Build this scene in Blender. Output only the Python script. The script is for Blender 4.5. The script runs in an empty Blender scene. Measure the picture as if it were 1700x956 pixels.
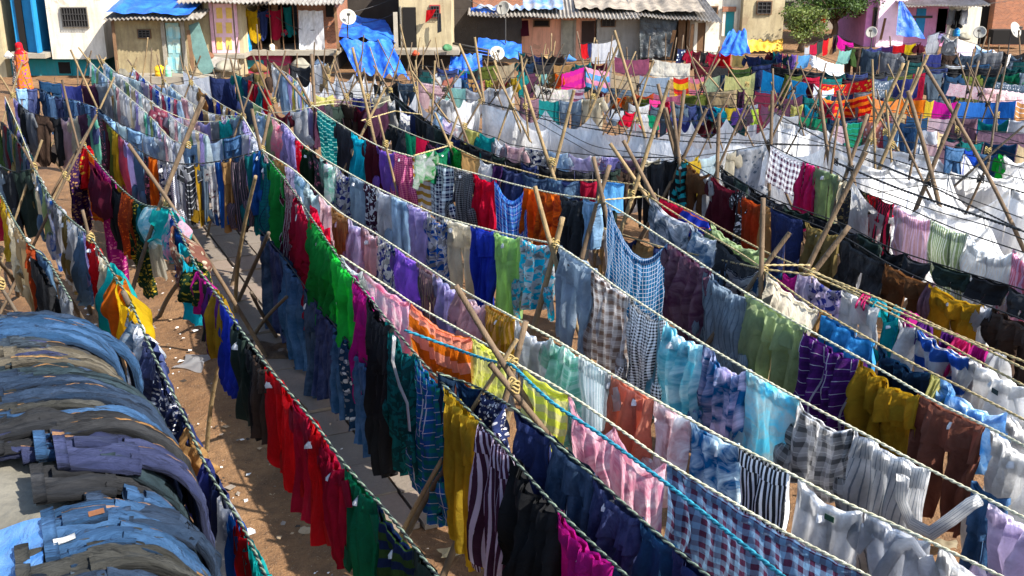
import bpy, bmesh, math, random
import numpy as np
R = math.radians
# ------------------------------------------------------------------ camera and picture-to-world helpers
FPX, PITCH, CH = 1823.0, R(19), 5.4
UD = np.array([-math.sin(R(25)), math.cos(R(25)), 0.0])      # the way most ropes run
VD = np.array([UD[1], -UD[0], 0.0])                          # across the ropes
col = bpy.data.collections.new('scene'); bpy.context.scene.collection.children.link(col)

def ray(x, y):
    a = (x-850)/FPX; b = -(y-478)/FPX
    return np.array([a, math.cos(PITCH)+b*math.sin(PITCH), -math.sin(PITCH)+b*math.cos(PITCH)])
EYE = np.array([0, 0, CH])
def atz(x, y, z):
    d = ray(x, y); return EYE + d*((z-CH)/d[2])
def atY(x, y, Y):
    d = ray(x, y); return EYE + d*(Y/d[1])
def st(s, t, z=0.0): return VD*s + UD*t + np.array([0, 0, z])
def zat(p, y):                                               # height over ground point p that shows at row y
    b = -(y-478)/FPX; c, s = math.cos(PITCH), math.sin(PITCH)
    return CH + p[1]*(-s+b*c)/(c+b*s)

# ------------------------------------------------------------------ colours
def lin(h, k=1.0):
    v = [int(h[i:i+2], 16)/255 for i in (0, 2, 4)]
    return tuple(min(.86, k*(c/12.92 if c <= .04045 else ((c+.055)/1.055)**2.4)) for c in v)+(1,)
COL = dict(
 white='f6f6fb', cream='ebe3cf', beige='c9b48f', grey='a0a4aa', light_grey='d3d6dc', dark_grey='3c4046', charcoal='2a2c30', black='131417',
 red='d0101c', crimson='b5123a', hot_red='ff1848', maroon='5a1526', wine='6b1d38', rust='a8441a', orange='e8791c', pale_orange='f0a868', coral='ea9a80', salmon='d9907c',
 pink='ea98b0', hot_pink='ee3f8f', pale_pink='edd0d4', rose='c96c84', magenta='c01c8c', purple='6a2a8a', violet='ab7fe0', lavender='cdc4ea', lilac='e2d8f0', plum='55304a', dark_purple='3a1a52',
 blue='1d5fae', bright_blue='1a55d0', royal_blue='2540b8', sky_blue='6cb6ee', pale_blue='c6dcf6', ice_blue='dcebf4', aqua='86dcf2', cyan='22c4da', turquoise='18b3b0', teal='0f7f80', mint='a8e8d4', dark_teal='0e4a4c',
 pile_grey='26323c', pile_blue='0c2238', pile_light='183a5a', pile_indigo='1c2342', pile_black='101114', pile_teal='0e2229', pile_olive='262622', pile_sand='484236',
 navy='16244f', indigo='3a4286', denim_blue='20496f', light_denim='6a8cab', dark_denim='122e4a', slate='56687a', grey_blue='a6b8c8', ocean='1272ac',
 green='18963c', bright_green='2bd04c', emerald='0e7c56', dark_green='173a22', olive='6f7a34', sage='b2c498', lime='b9d64a', light_green='c0e698', moss='3d5a2a', black_green='1a2a24',
 yellow='ecc41c', pale_yellow='e2dc8c', mustard='b08a1e', gold='d0b236', tan='b98f5a', brown='6e4a2c', dark_brown='3a2a20', khaki='8c7a4a', sand='cbbfa0', rust_brown='8a5848', mauve='8c6c7c', yellow_green='cdd24a')
def cname(c): return c.replace('_', ' ')

# ------------------------------------------------------------------ node helpers
class NT:
    def __init__(s, name):
        s.m = bpy.data.materials.new(name); s.m.use_nodes = True
        s.t = s.m.node_tree; s.t.nodes.clear()
        s.out = s.t.nodes.new('ShaderNodeOutputMaterial')
    def n(s, ty, **kw):
        o = s.t.nodes.new(ty)
        for k, v in kw.items():
            if k.startswith('_'): setattr(o, k[1:], v)
            else:
                o.inputs[k.replace('__', ' ')].default_value = v
        return o
    def l(s, a, b): s.t.links.new(a, b)
    def math(s, op, a, b=None, c=None, clamp=False):
        o = s.t.nodes.new('ShaderNodeMath'); o.operation = op; o.use_clamp = clamp
        for i, x in enumerate((a, b, c)):
            if x is None: continue
            if isinstance(x, (int, float)): o.inputs[i].default_value = x
            else: s.l(x, o.inputs[i])
        return o.outputs[0]
    def mix(s, f, a, b, mode='MIX'):
        o = s.t.nodes.new('ShaderNodeMixRGB'); o.blend_type = mode
        for i, x in enumerate((f, a, b)):
            if isinstance(x, (int, float)): o.inputs[i].default_value = x
            elif isinstance(x, tuple): o.inputs[i].default_value = x
            else: s.l(x, o.inputs[i])
        return o.outputs[0]
    def noise(s, vec, scale, detail=3, rough=.55, dist=0.0):
        o = s.t.nodes.new('ShaderNodeTexNoise'); o.inputs['Scale'].default_value = scale
        o.inputs['Detail'].default_value = detail; o.inputs['Roughness'].default_value = rough; o.inputs['Distortion'].default_value = dist
        if vec is not None: s.l(vec, o.inputs['Vector'])
        return o.outputs['Fac']
    def ramp(s, f, lo, hi):
        o = s.t.nodes.new('ShaderNodeMapRange'); o.inputs[1].default_value = lo; o.inputs[2].default_value = hi
        s.l(f, o.inputs[0]); return o.outputs[0]
def scalev(nt, v, sx, sy, sz):
    o = nt.n('ShaderNodeVectorMath', _operation='MULTIPLY'); nt.l(v, o.inputs[0]); o.inputs[1].default_value = (sx, sy, sz); return o.outputs[0]

MATS = {}
def cloth(c, pat='', c2='white', trans=None):
    key = ('cloth', c, pat, c2, trans)
    if key in MATS: return MATS[key]
    nt = NT('_'.join(x for x in (c, pat, 'cloth') if x))
    A = lin(COL[c]); B = lin(COL[c2])
    tc = nt.n('ShaderNodeTexCoord'); uv = tc.outputs['UV']
    sep = nt.n('ShaderNodeSeparateXYZ'); nt.l(uv, sep.inputs[0]); U, V = sep.outputs[0], sep.outputs[1]
    def stripe(x, per, duty, ph=0.0):
        f = nt.math('FRACT', nt.math('ADD', nt.math('DIVIDE', x, per), ph)); return nt.math('LESS_THAN', f, duty)
    big = nt.noise(scalev(nt, uv, 1, .45, 1), 8, 5, .65, .5)
    mul = nt.ramp(big, .25, .8)
    dk = tuple(x*.5 for x in A[:3])+(1,)
    base = nt.mix(mul, dk, A)
    rough = .85; tr = trans
    if pat == 'vs': base = nt.mix(nt.math('MULTIPLY', stripe(U, .036, .42), .85), base, B)
    elif pat == 'pin': base = nt.mix(nt.math('MULTIPLY', stripe(U, .022, .2), .7), base, B)
    elif pat == 'hs': base = nt.mix(nt.math('MULTIPLY', stripe(V, .12, .5), .95), base, B)
    elif pat == 'thin': base = nt.mix(nt.math('MULTIPLY', stripe(V, .09, .14), .9), base, B)
    elif pat == 'wide': base = nt.mix(nt.math('MULTIPLY', stripe(V, .24, .45), .95), base, B)
    elif pat in ('gg', 'gs'):
        p = .088 if pat == 'gg' else .03
        m = nt.math('ADD', nt.math('MULTIPLY', stripe(U, p, .5), .5), nt.math('MULTIPLY', stripe(V, p, .5), .5))
        base = nt.mix(m, base, B)
    elif pat == 'pl':
        m = nt.math('ADD', nt.math('MULTIPLY', stripe(U, .11, .35), .4), nt.math('MULTIPLY', stripe(V, .11, .35), .4))
        base = nt.mix(m, base, B)
        l2 = nt.math('MAXIMUM', stripe(U, .11, .05, .3), stripe(V, .11, .05, .3))
        base = nt.mix(nt.math('MULTIPLY', l2, .7), base, lin(COL['white']) if c2 != 'white' else lin(COL['ice_blue']))
    elif pat == 'win':
        l2 = nt.math('MAXIMUM', stripe(U, .05, .12), stripe(V, .05, .12)); base = nt.mix(nt.math('MULTIPLY', l2, .8), base, B)
    elif pat in ('pr', 'fl'):
        v = nt.n('ShaderNodeTexVoronoi', Scale=16.0 if pat == 'pr' else 30.0); nt.l(uv, v.inputs['Vector'])
        m = nt.math('LESS_THAN', v.outputs['Distance'], .38)
        n2 = nt.math('GREATER_THAN', nt.noise(uv, 11, 2), .52)
        base = nt.mix(nt.math('MULTIPLY', m, nt.math('ADD', nt.math('MULTIPLY', n2, .6), .3)), base, B)
    elif pat == 'cm':
        m1 = nt.math('GREATER_THAN', nt.noise(uv, 14, 1.5, .5, .6), .52)
        base = nt.mix(m1, base, B)
        m2 = nt.math('GREATER_THAN', nt.noise(scalev(nt, uv, 1.3, .8, 1), 17, 1, .5, .8), .58)
        base = nt.mix(m2, base, tuple(x*.35 for x in A[:3])+(1,))
    elif pat == 'td':
        m1 = nt.ramp(nt.noise(uv, 6, 3, .6, 1.2), .4, .62); base = nt.mix(m1, base, B)
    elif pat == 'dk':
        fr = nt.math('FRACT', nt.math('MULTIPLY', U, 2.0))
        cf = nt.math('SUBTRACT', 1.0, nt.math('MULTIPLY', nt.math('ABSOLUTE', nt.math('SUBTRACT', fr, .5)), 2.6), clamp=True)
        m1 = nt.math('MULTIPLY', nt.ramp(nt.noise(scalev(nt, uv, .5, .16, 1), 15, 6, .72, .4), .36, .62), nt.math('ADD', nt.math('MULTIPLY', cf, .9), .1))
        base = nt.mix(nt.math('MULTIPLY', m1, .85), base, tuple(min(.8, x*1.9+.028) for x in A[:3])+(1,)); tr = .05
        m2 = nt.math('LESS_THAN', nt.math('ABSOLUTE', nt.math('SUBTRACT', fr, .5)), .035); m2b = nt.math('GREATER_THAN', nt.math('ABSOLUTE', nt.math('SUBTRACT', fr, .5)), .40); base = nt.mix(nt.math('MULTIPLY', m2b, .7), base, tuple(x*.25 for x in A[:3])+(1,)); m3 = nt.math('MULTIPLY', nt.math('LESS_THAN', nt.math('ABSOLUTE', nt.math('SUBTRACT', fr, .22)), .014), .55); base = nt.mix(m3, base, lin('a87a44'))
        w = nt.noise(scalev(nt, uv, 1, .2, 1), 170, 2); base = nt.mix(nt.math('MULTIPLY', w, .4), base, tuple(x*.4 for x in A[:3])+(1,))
    elif pat == 'dn':
        m1 = nt.ramp(nt.noise(scalev(nt, uv, 1, .35, 1), 12, 4, .65), .38, .72)
        pale = tuple(min(.8, x*1.7+.06) for x in A[:3])+(1,)
        base = nt.mix(nt.math('MULTIPLY', m1, .75), base, pale)
        w = nt.noise(scalev(nt, uv, 1, .2, 1), 170, 2); base = nt.mix(nt.math('MULTIPLY', w, .35), base, tuple(x*.4 for x in A[:3])+(1,))
    lum = sum(A[:3])/3
    if tr is None: tr = .08 if pat == 'dn' or c in ('black', 'charcoal', 'dark_brown', 'black_green', 'navy') else .8 if lum > .6 else .7 if lum > .3 else .55
    # fine crumple
    n1 = nt.noise(scalev(nt, uv, 1, .25 if pat == 'dk' else .5, 1), 13, 5, .62, 1.0)
    n2 = nt.noise(uv, 420, 2)
    bump = nt.n('ShaderNodeBump', Strength=.9, Distance=.07 if pat == 'dk' else .026); nt.l(nt.math('ADD', n1, nt.math('MULTIPLY', n2, .05)), bump.inputs['Height'])
    d = nt.n('ShaderNodeBsdfPrincipled', Roughness=rough); nt.l(base, d.inputs['Base Color']); nt.l(bump.outputs[0], d.inputs['Normal'])
    d.inputs['Specular IOR Level'].default_value = .22
    t = nt.n('ShaderNodeBsdfTranslucent'); nt.l(base, t.inputs['Color']); nt.l(bump.outputs[0], t.inputs['Normal'])
    ms = nt.n('ShaderNodeMixShader'); ms.inputs[0].default_value = tr
    nt.l(d.outputs[0], ms.inputs[1]); nt.l(t.outputs[0], ms.inputs[2]); nt.l(ms.outputs[0], nt.out.inputs[0])
    MATS[key] = nt.m; return nt.m

def plain(name, hexc, rough=.8, var=.35, scale=4.0, bump=.3, metal=0.0, hex2=None, stretch=(1, 1, 1), bscale=30, grime=0.0):
    key = ('plain', name)
    if key in MATS: return MATS[key]
    nt = NT(name); tc = nt.n('ShaderNodeTexCoord'); v = scalev(nt, tc.outputs['Object'], *stretch)
    A = lin(hexc); B = lin(hex2) if hex2 else tuple(x*.5 for x in A[:3])+(1,)
    m = nt.ramp(nt.noise(v, scale, 5, .62), .38, .72)
    base = nt.mix(nt.math('MULTIPLY', m, var*1.6, clamp=True), A, B)
    m2 = nt.ramp(nt.noise(v, scale*9, 3), .3, .8)
    base = nt.mix(nt.math('MULTIPLY', m2, var*.5), base, tuple(x*.55 for x in A[:3])+(1,))
    if grime:
        g1 = nt.ramp(nt.noise(scalev(nt, tc.outputs['Object'], 3.5, 3.5, .5), 1.4, 6, .7, .3), .46, .72); base = nt.mix(nt.math('MULTIPLY', g1, grime), base, lin('5e5142'))
        g2 = nt.math('GREATER_THAN', nt.noise(tc.outputs['Object'], 1.1, 6, .72, .5), .62); base = nt.mix(nt.math('MULTIPLY', g2, grime*.9), base, lin('7a6650'))
    d = nt.n('ShaderNodeBsdfPrincipled', Roughness=rough, Metallic=metal); nt.l(base, d.inputs['Base Color'])
    d.inputs['Specular IOR Level'].default_value = .3
    if bump:
        b = nt.n('ShaderNodeBump', Strength=bump, Distance=.03); nt.l(nt.noise(v, bscale, 4), b.inputs['Height']); nt.l(b.outputs[0], d.inputs['Normal'])
    nt.l(d.outputs[0], nt.out.inputs[0]); MATS[key] = nt.m; return nt.m

from mathutils import noise as MN, Vector as MV
def fbm(x, y, z=0.0, o=3):
    return MN.fractal(MV((x, y, z)), .9, 2.0, o)
def tarp_mat(name, hexc, hex2, rough=.35):
    key = ('tarp', name)
    if key in MATS: return MATS[key]
    nt = NT(name); tc = nt.n('ShaderNodeTexCoord'); v = tc.outputs['Object']
    base = nt.mix(nt.ramp(nt.noise(v, 1.6, 5, .65, .5), .42, .66), lin(hexc), lin(hex2))
    b = nt.n('ShaderNodeBump', Strength=.8, Distance=.06); nt.l(nt.noise(v, 5, 5, .65, .8), b.inputs['Height'])
    d = nt.n('ShaderNodeBsdfPrincipled', Roughness=rough); nt.l(base, d.inputs['Base Color']); nt.l(b.outputs[0], d.inputs['Normal'])
    nt.l(d.outputs[0], nt.out.inputs[0]); MATS[key] = nt.m; return nt.m

# ------------------------------------------------------------------ object helpers
def tag(o, label=None, cat=None, group=None, kind=None):
    if label: o['label'] = label
    if cat: o['category'] = cat
    if group: o['group'] = group
    if kind: o['kind'] = kind
    return o
def empty(name, loc=(0, 0, 0)):
    o = bpy.data.objects.new(name, None); o.empty_display_size = .1; col.objects.link(o); o.location = tuple(float(c) for c in loc); return o
def build(name, V, F, mats, parent=None, uv=None, smooth=True, mi=None):
    """link one mesh object; vertices are in world space, kept there under any parent"""
    V = np.asarray(V, float)
    org = np.array(parent_world(parent)) if parent is not None else V.mean(axis=0)
    if parent is None: org[2] = V[:, 2].min()
    me = bpy.data.meshes.new(name); me.from_pydata((V-org).tolist(), [], F)
    if not isinstance(mats, (list, tuple)): mats = [mats]
    for m in mats: me.materials.append(m)
    if uv is not None:
        l = me.uv_layers.new(name='UV'); idx = np.empty(len(me.loops), int); me.loops.foreach_get('vertex_index', idx)
        l.data.foreach_set('uv', np.asarray(uv, float)[idx].ravel())
    if smooth: me.polygons.foreach_set('use_smooth', [True]*len(me.polygons))
    if mi is not None: me.polygons.foreach_set('material_index', mi)
    me.update()
    o = bpy.data.objects.new(name, me); col.objects.link(o)
    if parent is None: o.location = org.tolist()
    else: o.parent = parent
    return o
def parent_world(p):
    a = np.zeros(3)
    while p is not None: a += np.array(p.location); p = p.parent
    return a
class MB:
    def __init__(s): s.V = []; s.F = []; s.UV = []; s.M = []
    def add(s, V, F, uv=None, m=0):
        b = len(s.V); s.V += [tuple(x) for x in V]; s.F += [tuple(i+b for i in f) for f in F]
        s.UV += [tuple(x) for x in (uv if uv is not None else [(0, 0)]*len(V))]; s.M += [m]*len(F)
    def box(s, x0, x1, y0, y1, z0, z1, m=0, rz=0, c=None):
        V = np.array([(x, y, z) for x in (x0, x1) for y in (y0, y1) for z in (z0, z1)], float)
        if rz:
            c = np.array(c if c is not None else ((x0+x1)/2, (y0+y1)/2, 0)); ca, sa = math.cos(rz), math.sin(rz)
            d = V-c; V = c+np.stack([d[:, 0]*ca-d[:, 1]*sa, d[:, 0]*sa+d[:, 1]*ca, d[:, 2]], 1)
        s.add(V, [(0, 1, 3, 2), (4, 6, 7, 5), (0, 4, 5, 1), (2, 3, 7, 6), (0, 2, 6, 4), (1, 5, 7, 3)], m=m)
    def tube(s, P, r, n=8, m=0, cap=True, flat=None):
        P = [np.asarray(p, float) for p in P]; k = len(P)
        rr = [r]*k if isinstance(r, (int, float)) else list(r)
        V = []; prev = None
        for i in range(k):
            d = P[min(i+1, k-1)]-P[max(i-1, 0)]; d = d/(np.linalg.norm(d)+1e-9)
            if prev is None:
                a = np.array([0, 0, 1.]) if abs(d[2]) < .9 else np.array([1., 0, 0])
                a = np.cross(d, a)
            else: a = prev-d*np.dot(prev, d)
            a /= np.linalg.norm(a)+1e-9; prev = a; b = np.cross(d, a)
            for j in range(n):
                t = 2*math.pi*j/n; V.append(P[i]+rr[i]*(a*math.cos(t)+b*math.sin(t)))
        F = [(i*n+j, i*n+(j+1) % n, (i+1)*n+(j+1) % n, (i+1)*n+j) for i in range(k-1) for j in range(n)]
        if cap: F += [tuple(range(n-1, -1, -1)), tuple((k-1)*n+j for j in range(n))]
        s.add(V, F, m=m)
    def build(s, name, mats, parent=None, smooth=False, uv=False):
        return build(name, s.V, s.F, mats, parent, s.UV if uv else None, smooth, s.M)

# ------------------------------------------------------------------ garments
class Rope:
    """3D curve sampled from picture points; x_at maps picture x to arc length"""
    def __init__(s, pts, name, sag=.28, z0=2.1):
        s.name = name; s.g = []
        sup = [i for i, p in enumerate(pts) if len(p) > 2 or i in (0, len(pts)-1)]
        zs = {i: (pts[i][2] if len(pts[i]) > 2 and pts[i][2] else z0) for i in sup}
        P3 = []
        for a, b in zip(sup[:-1], sup[1:]):
            seg = [np.array(pts[i][:2], float) for i in range(a, b+1)]
            d = np.concatenate([[0], np.cumsum([np.linalg.norm(seg[i+1]-seg[i]) for i in range(len(seg)-1)])]); d /= d[-1]
            # picture fraction -> length fraction (perspective): approximate through depth
            ya, yb = seg[0][1]+150, seg[-1][1]+150
            for i, f in enumerate(d):
                if i == 0 and P3: continue
                wf = f*ya/(f*ya+(1-f)*yb) if abs(ya-yb) > 20 else f
                wf = f*(1/yb)/((1-f)/ya+f/yb) if False else (f/ (f+(1-f)*(yb/ya)))
                z = zs[a]*(1-f)+zs[b]*f - sag*4*wf*(1-wf)
                P3.append(atz(seg[i][0], seg[i][1], z))
        P3 = np.array(P3); s.px = np.array([p[0] for p in pts], float); n = len(pts)
        # Catmull-Rom through the points
        C = []; X = []
        M = 16
        for i in range(n-1):
            p0 = P3[max(i-1, 0)]; p1 = P3[i]; p2 = P3[i+1]; p3 = P3[min(i+2, n-1)]
            cusp1 = i in sup; cusp2 = (i+1) in sup
            m1 = (p2-p1) if cusp1 else (p2-p0)/2*min(1, 2*np.linalg.norm(p2-p1)/(np.linalg.norm(p2-p0)+1e-6))
            m2 = (p2-p1) if cusp2 else (p3-p1)/2*min(1, 2*np.linalg.norm(p2-p1)/(np.linalg.norm(p3-p1)+1e-6))
            for k in range(M):
                t = k/M; h = (2*t**3-3*t*t+1, t**3-2*t*t+t, -2*t**3+3*t*t, t**3-t*t)
                C.append(h[0]*p1+h[1]*m1+h[2]*p2+h[3]*m2)
        C.append(P3[-1]); s.C = np.array(C)
        s.S = np.concatenate([[0], np.cumsum(np.linalg.norm(np.diff(s.C, axis=0), axis=1))]); s.len = s.S[-1]
        pxs = []
        for p in s.C:
            q = p-EYE; dep = q[1]*math.cos(PITCH)-q[2]*math.sin(PITCH); pxs.append(850+q[0]/dep*FPX)
        s.X = np.array(pxs)
    def at(s, L):
        L = np.clip(L, 0, s.len); return np.stack([np.interp(L, s.S, s.C[:, k]) for k in range(3)], -1)
    def x_at(s, x):
        X = s.X; o = np.argsort(X); return float(np.interp(x, X[o], s.S[o]))
ALL = []
def fold_fn(seed, w, amp, k=None):
    r = random.Random(seed); k = k or max(1.6, w*6.5*r.uniform(.7, 1.35)); amp = amp*r.uniform(.6, 1.3)
    terms = [(k*r.uniform(.8, 1.2), r.uniform(0, 6.3), 1.0, r.uniform(-1.5, 1.5)), (k*r.uniform(1.7, 2.3), r.uniform(0, 6.3), .45, r.uniform(-2, 2)), (k*r.uniform(.35, .6), r.uniform(0, 6.3), .9, r.uniform(-1, 1))]
    ph = [r.uniform(0, 6.3) for _ in range(4)]
    def f(a, b):
        v = 0
        for (fr, p, g, wob) in terms: v = v+g*np.sin(6.283*fr*a+p+wob*np.sin(2.5*b+p))
        v = v+.5*np.sin(9*b+ph[0]+4*a)*np.sin(5*a+ph[1])
        q = 6.283*k*.9*a+ph[2]+1.2*b; v = v+1.5*(1-2*np.abs(np.sin(q*.5)))*(.4+.6*np.sin(3*a+ph[3])**2)   # sharp pleats
        v = v+.35*np.sin(11*(b*.8+a*1.3)+ph[3])*np.exp(-2*b)
        return amp*v*(.3+.7*np.clip(b*3, 0, 1))
    return f
def panel(top, L, th, nx, ny, fold, taper=0.0, drop=0.0, a0=0.0, a1=1.0, b0=0.0, b1=1.0, hemvar=.02, seed=0, off=0.0, nrm=None, sway=(0, 0), bw=1.0, single=False):
    """flattened cloth tube: top(a) gives points on the rope; b runs down"""
    r = random.Random(seed+7); ph = r.uniform(0, 6.3); ph2 = r.uniform(0, 6.3)
    A = np.concatenate([np.linspace(0, 1, nx+1), np.linspace(1, 0, nx+1)[1:-1]]); side = np.concatenate([np.ones(nx+1), -np.ones(nx-1)])
    if single: A = np.linspace(0, 1, nx+1); side = np.zeros(nx+1)
    ag = a0+(a1-a0)*A; T = top(ag); Tc = top(np.array([(a0+a1)/2]))[0]
    V = []; UVs = []; K = len(A)
    for j in range(ny+1):
        b = b0+(b1-b0)*j/ny; lb = j/ny
        ws = 1+taper*lb
        edge = 1+(hemvar*np.sin(5*ag+ph)+hemvar*.5*np.sin(13*ag+ph2)-drop*np.abs(2*ag-1)**3)*(1 if b1 >= .99 else 0)*lb
        P = T.copy(); P[:, :2] = Tc[:2]+(T[:, :2]-Tc[:2])*ws
        P[:, 2] = T[:, 2]-L*b*edge
        bul = th*np.sin(np.pi*A)**.5*(.35+.65*min(1, lb*2.5+.15))
        nd = side*bul*(1 if True else 0)+fold(ag+.03*math.sin(7*b+ph), b)+off*side+.4*th*math.sin(4*b+ph2)
        P[:, 0] += nrm[0]*nd+sway[0]*b*b; P[:, 1] += nrm[1]*nd+sway[1]*b*b
        V.append(P); UVs.append(np.stack([ag*bw+(side < 0)*.013, np.full(K, b*L)], 1))
    F = [(j*K+i, j*K+(i+1) % K, (j+1)*K+(i+1) % K, (j+1)*K+i) for j in range(ny) for i in range(K-1 if single else K)]
    return np.concatenate(V), F, np.concatenate(UVs)
def flat_tube(P, r, n, flat, nrm, uoff=0.0):
    """sleeve: tube flattened along nrm"""
    V = []; UVs = []; P = np.array(P); acc = 0
    for i in range(len(P)):
        d = P[min(i+1, len(P)-1)]-P[max(i-1, 0)]; d /= np.linalg.norm(d)+1e-9
        a = np.cross(d, np.array([nrm[0], nrm[1], 0.])); a /= np.linalg.norm(a)+1e-9
        if i: acc += np.linalg.norm(P[i]-P[i-1])
        for j in range(n):
            t = 2*math.pi*j/n; wob = 1+.18*math.sin(3*t+i*.9+uoff*9)
            V.append(P[i]+r[i]*(a*math.cos(t)*wob+np.array([nrm[0], nrm[1], 0.])*flat*math.sin(t)*wob)); UVs.append((uoff+j/n*.3, acc))
    k = len(P)
    F = [(i*n+j, i*n+(j+1) % n, (i+1)*n+(j+1) % n, (i+1)*n+j) for i in range(k-1) for j in range(n)]
    return V, F, UVs
PATW = {'': '', 'vs': 'striped', 'pin': 'pinstriped', 'hs': 'banded', 'thin': 'banded', 'wide': 'broad striped', 'gg': 'gingham', 'gs': 'small check', 'pl': 'plaid', 'win': 'windowpane check',
        'pr': 'printed', 'fl': 'floral', 'cm': 'blotch print', 'td': 'mottled', 'dn': 'faded', 'dk': ''}
KN = {'sh': ('shirt', 'shirt'), 'te': ('t_shirt', 't-shirt'), 'tr': ('trousers', 'trousers'), 'je': ('jeans', 'jeans'), 'so': ('shorts', 'shorts'), 'sw': ('cotton_sheet', 'sheet'),
      'to': ('towel', 'towel'), 'sa': ('sari', 'sari'), 'sc': ('scarf', 'scarf'), 'pk': ('cotton_sheet', 'sheet'), 'ku': ('long_shirt', 'long shirt'), 'ta': ('tank_top', 'tank top')}
DEFL = {'sh': .72, 'te': .66, 'tr': .98, 'je': 1.0, 'so': .45, 'sw': .9, 'to': .75, 'sa': 1.5, 'sc': .65, 'pk': .8, 'ku': .95, 'ta': .55}
def garment(rope, s0, s1, kind, c, pat='', c2='white', L=None, sag=None, det=1, group=None, trans=None, lay=0.0, thk=.06):
    seed = len(ALL)*17+5; r = random.Random(seed)
    if s1 < s0: s0, s1 = s1, s0
    w = s1-s0; L = L or DEFL[kind]*r.uniform(.84, 1.18)
    if kind == 'je' and not pat: pat = 'dn'
    m = cloth(c, pat, c2, trans)
    p0, p1 = rope.at(np.array([s0, s1])); d = p1-p0; hd = np.array([d[0], d[1]]); hd /= np.linalg.norm(hd)+1e-9
    nrm = np.array([-hd[1], hd[0]])
    if nrm @ (EYE[:2]-p0[:2]) < 0: nrm = -nrm
    sg = sag if sag is not None else {'sw': .04, 'pk': .3, 'so': .05, 'je': .04, 'tr': .045, 'te': .07, 'sh': .07, 'ku': .05, 'ta': .09}.get(kind, .02)*r.uniform(.15, 1.7)*min(1.3, .3+w*1.3)
    cen = (s0+s1)/2; sc_n = max(1, round(w/.25)); sc_a = 0 if kind in ('pk', 'sa', 'sc') else r.uniform(.004, .028)
    def top(a):
        a = np.asarray(a, float); P = rope.at(s0+(s1-s0)*a); P[:, 2] -= sg*4*a*(1-a)+.004+sc_a*np.abs(np.sin(math.pi*sc_n*a+.3))
        P[:, :2] += nrm*lay
        return P
    K = max(2, int({0: 5, 1: 9, 2: 16, 3: 28}[det]*max(1, w/.7))); J = {0: 5, 1: 8, 2: 14, 3: 24}[det]
    amp = {0: .018, 1: .022, 2: .026, 3: .03}[det]*(.3 if c == 'white' and kind in ('sw', 'pk') else .34 if kind in ('sw', 'pk', 'to') else 1)*min(1.25, .5+w)
    fold = fold_fn(seed, w, amp)
    sway = (r.uniform(-.05, .05), r.uniform(-.05, .05))
    name, word = KN[kind]
    base = top(np.array([.5]))[0]; base[2] -= L
    parts = []                                     # (name, V, F, UV, material)
    kw = dict(nrm=nrm, seed=seed, sway=sway, bw=w)
    def P(nm, t3, mm=None, lab=None): parts.append((nm, t3[0], t3[1], t3[2], mm or m, lab))
    if kind in ('sh', 'ku', 'te', 'ta'):
        th = .035; kw['drop'] = r.choice([0, .06, .14, .2])
        P('body', panel(top, L, th, K, J, fold, taper=r.uniform(-.24, .2), **kw))
        if det >= 1:
            P('hem_fold', panel(top, L, th*.6, K, 2, fold, b0=-.015, b1=.11+r.uniform(0, .05), off=.012, hemvar=0, **kw))
        if kind in ('sh', 'ku') and det >= 2 and r.random() < .6:
            a = r.uniform(.35, .6); P('placket', panel(top, L, .045, 2, J, fold, a0=a, a1=a+.035/max(w, .25)*1.2, b0=.02, b1=.97, off=.012, hemvar=0, **{k_: v_ for k_, v_ in kw.items() if k_ != 'drop'}))
        if kind in ('sh', 'ku') and det >= 1:
            for a in (.04, .96):
                if r.random() < .85:
                    q = top(np.array([a]))[0]; n = 7; Pp = []; b0 = .62; ln = .42*r.uniform(.8, 1.1)
                    dx = (1 if a > .5 else -1)*r.uniform(.0, .07)
                    for i in range(n):
                        t = i/(n-1); z = q[2]-L*b0-ln*t
                        Pp.append([q[0]+hd[0]*dx*math.sin(t*2.5)+nrm[0]*(.045+.02*math.sin(4*t+a)), q[1]+hd[1]*dx*math.sin(t*2.5)+nrm[1]*(.045+.02*math.sin(4*t+a)), z])
                    P('sleeve', flat_tube(Pp, [.05, .085, .08, .072, .065, .06, .058], 8, .45, nrm, a))
        if kind == 'te' and det >= 1:
            for a, sg2 in ((.02, -1), (.98, 1)):
                q = top(np.array([a]))[0]; up = r.random() < .5
                zz = .1 if up else L*.8
                Pp = [np.array([q[0]+hd[0]*sg2*k*.055, q[1]+hd[1]*sg2*k*.055, q[2]-zz-.11*k-.02]) + np.array([*nrm, 0])*.02 for k in (-.3, .3, .8, 1.2)]
                P('sleeve', flat_tube(Pp, [.075, .078, .072, .066], 8, .22, nrm, a))
    elif kind in ('tr', 'je'):
        c_ = .3
        P('hips', panel(top, L, .045, K, max(3, J//3), fold, b1=c_, taper=.03, **kw))
        h = max(3, K//2)
        for (a0, a1, sd) in ((0, .49, -1), (.51, 1, 1)):
            kk = dict(kw); kk['seed'] = seed+int(a0*10)
            P('leg', panel(top, L, .04, h, max(4, J*2//3), fold, a0=a0, a1=a1, b0=c_-.01, taper=-r.uniform(.1, .42), **kk))
        if det >= 1:
            P('waistband', panel(top, L, .03, K, 2, fold, b0=-.012, b1=.042, off=.016, hemvar=0, **kw))
        if det >= 2:
            for a0 in (.14, .6):                    # back pockets as sewn-on patches
                P('pocket', panel(top, L, .045, 3, 2, fold, a0=a0, a1=a0+.26, b0=.1, b1=.24, off=.014, hemvar=0, **kw))
    elif kind == 'so':
        P('hips', panel(top, L, .04, K, max(3, J//2), fold, b1=.6, taper=.05, **kw))
        for (a0, a1) in ((0, .49), (.51, 1)):
            P('leg', panel(top, L, .04, max(3, K//2), 3, fold, a0=a0, a1=a1, b0=.58, hemvar=.02, **kw))
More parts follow.
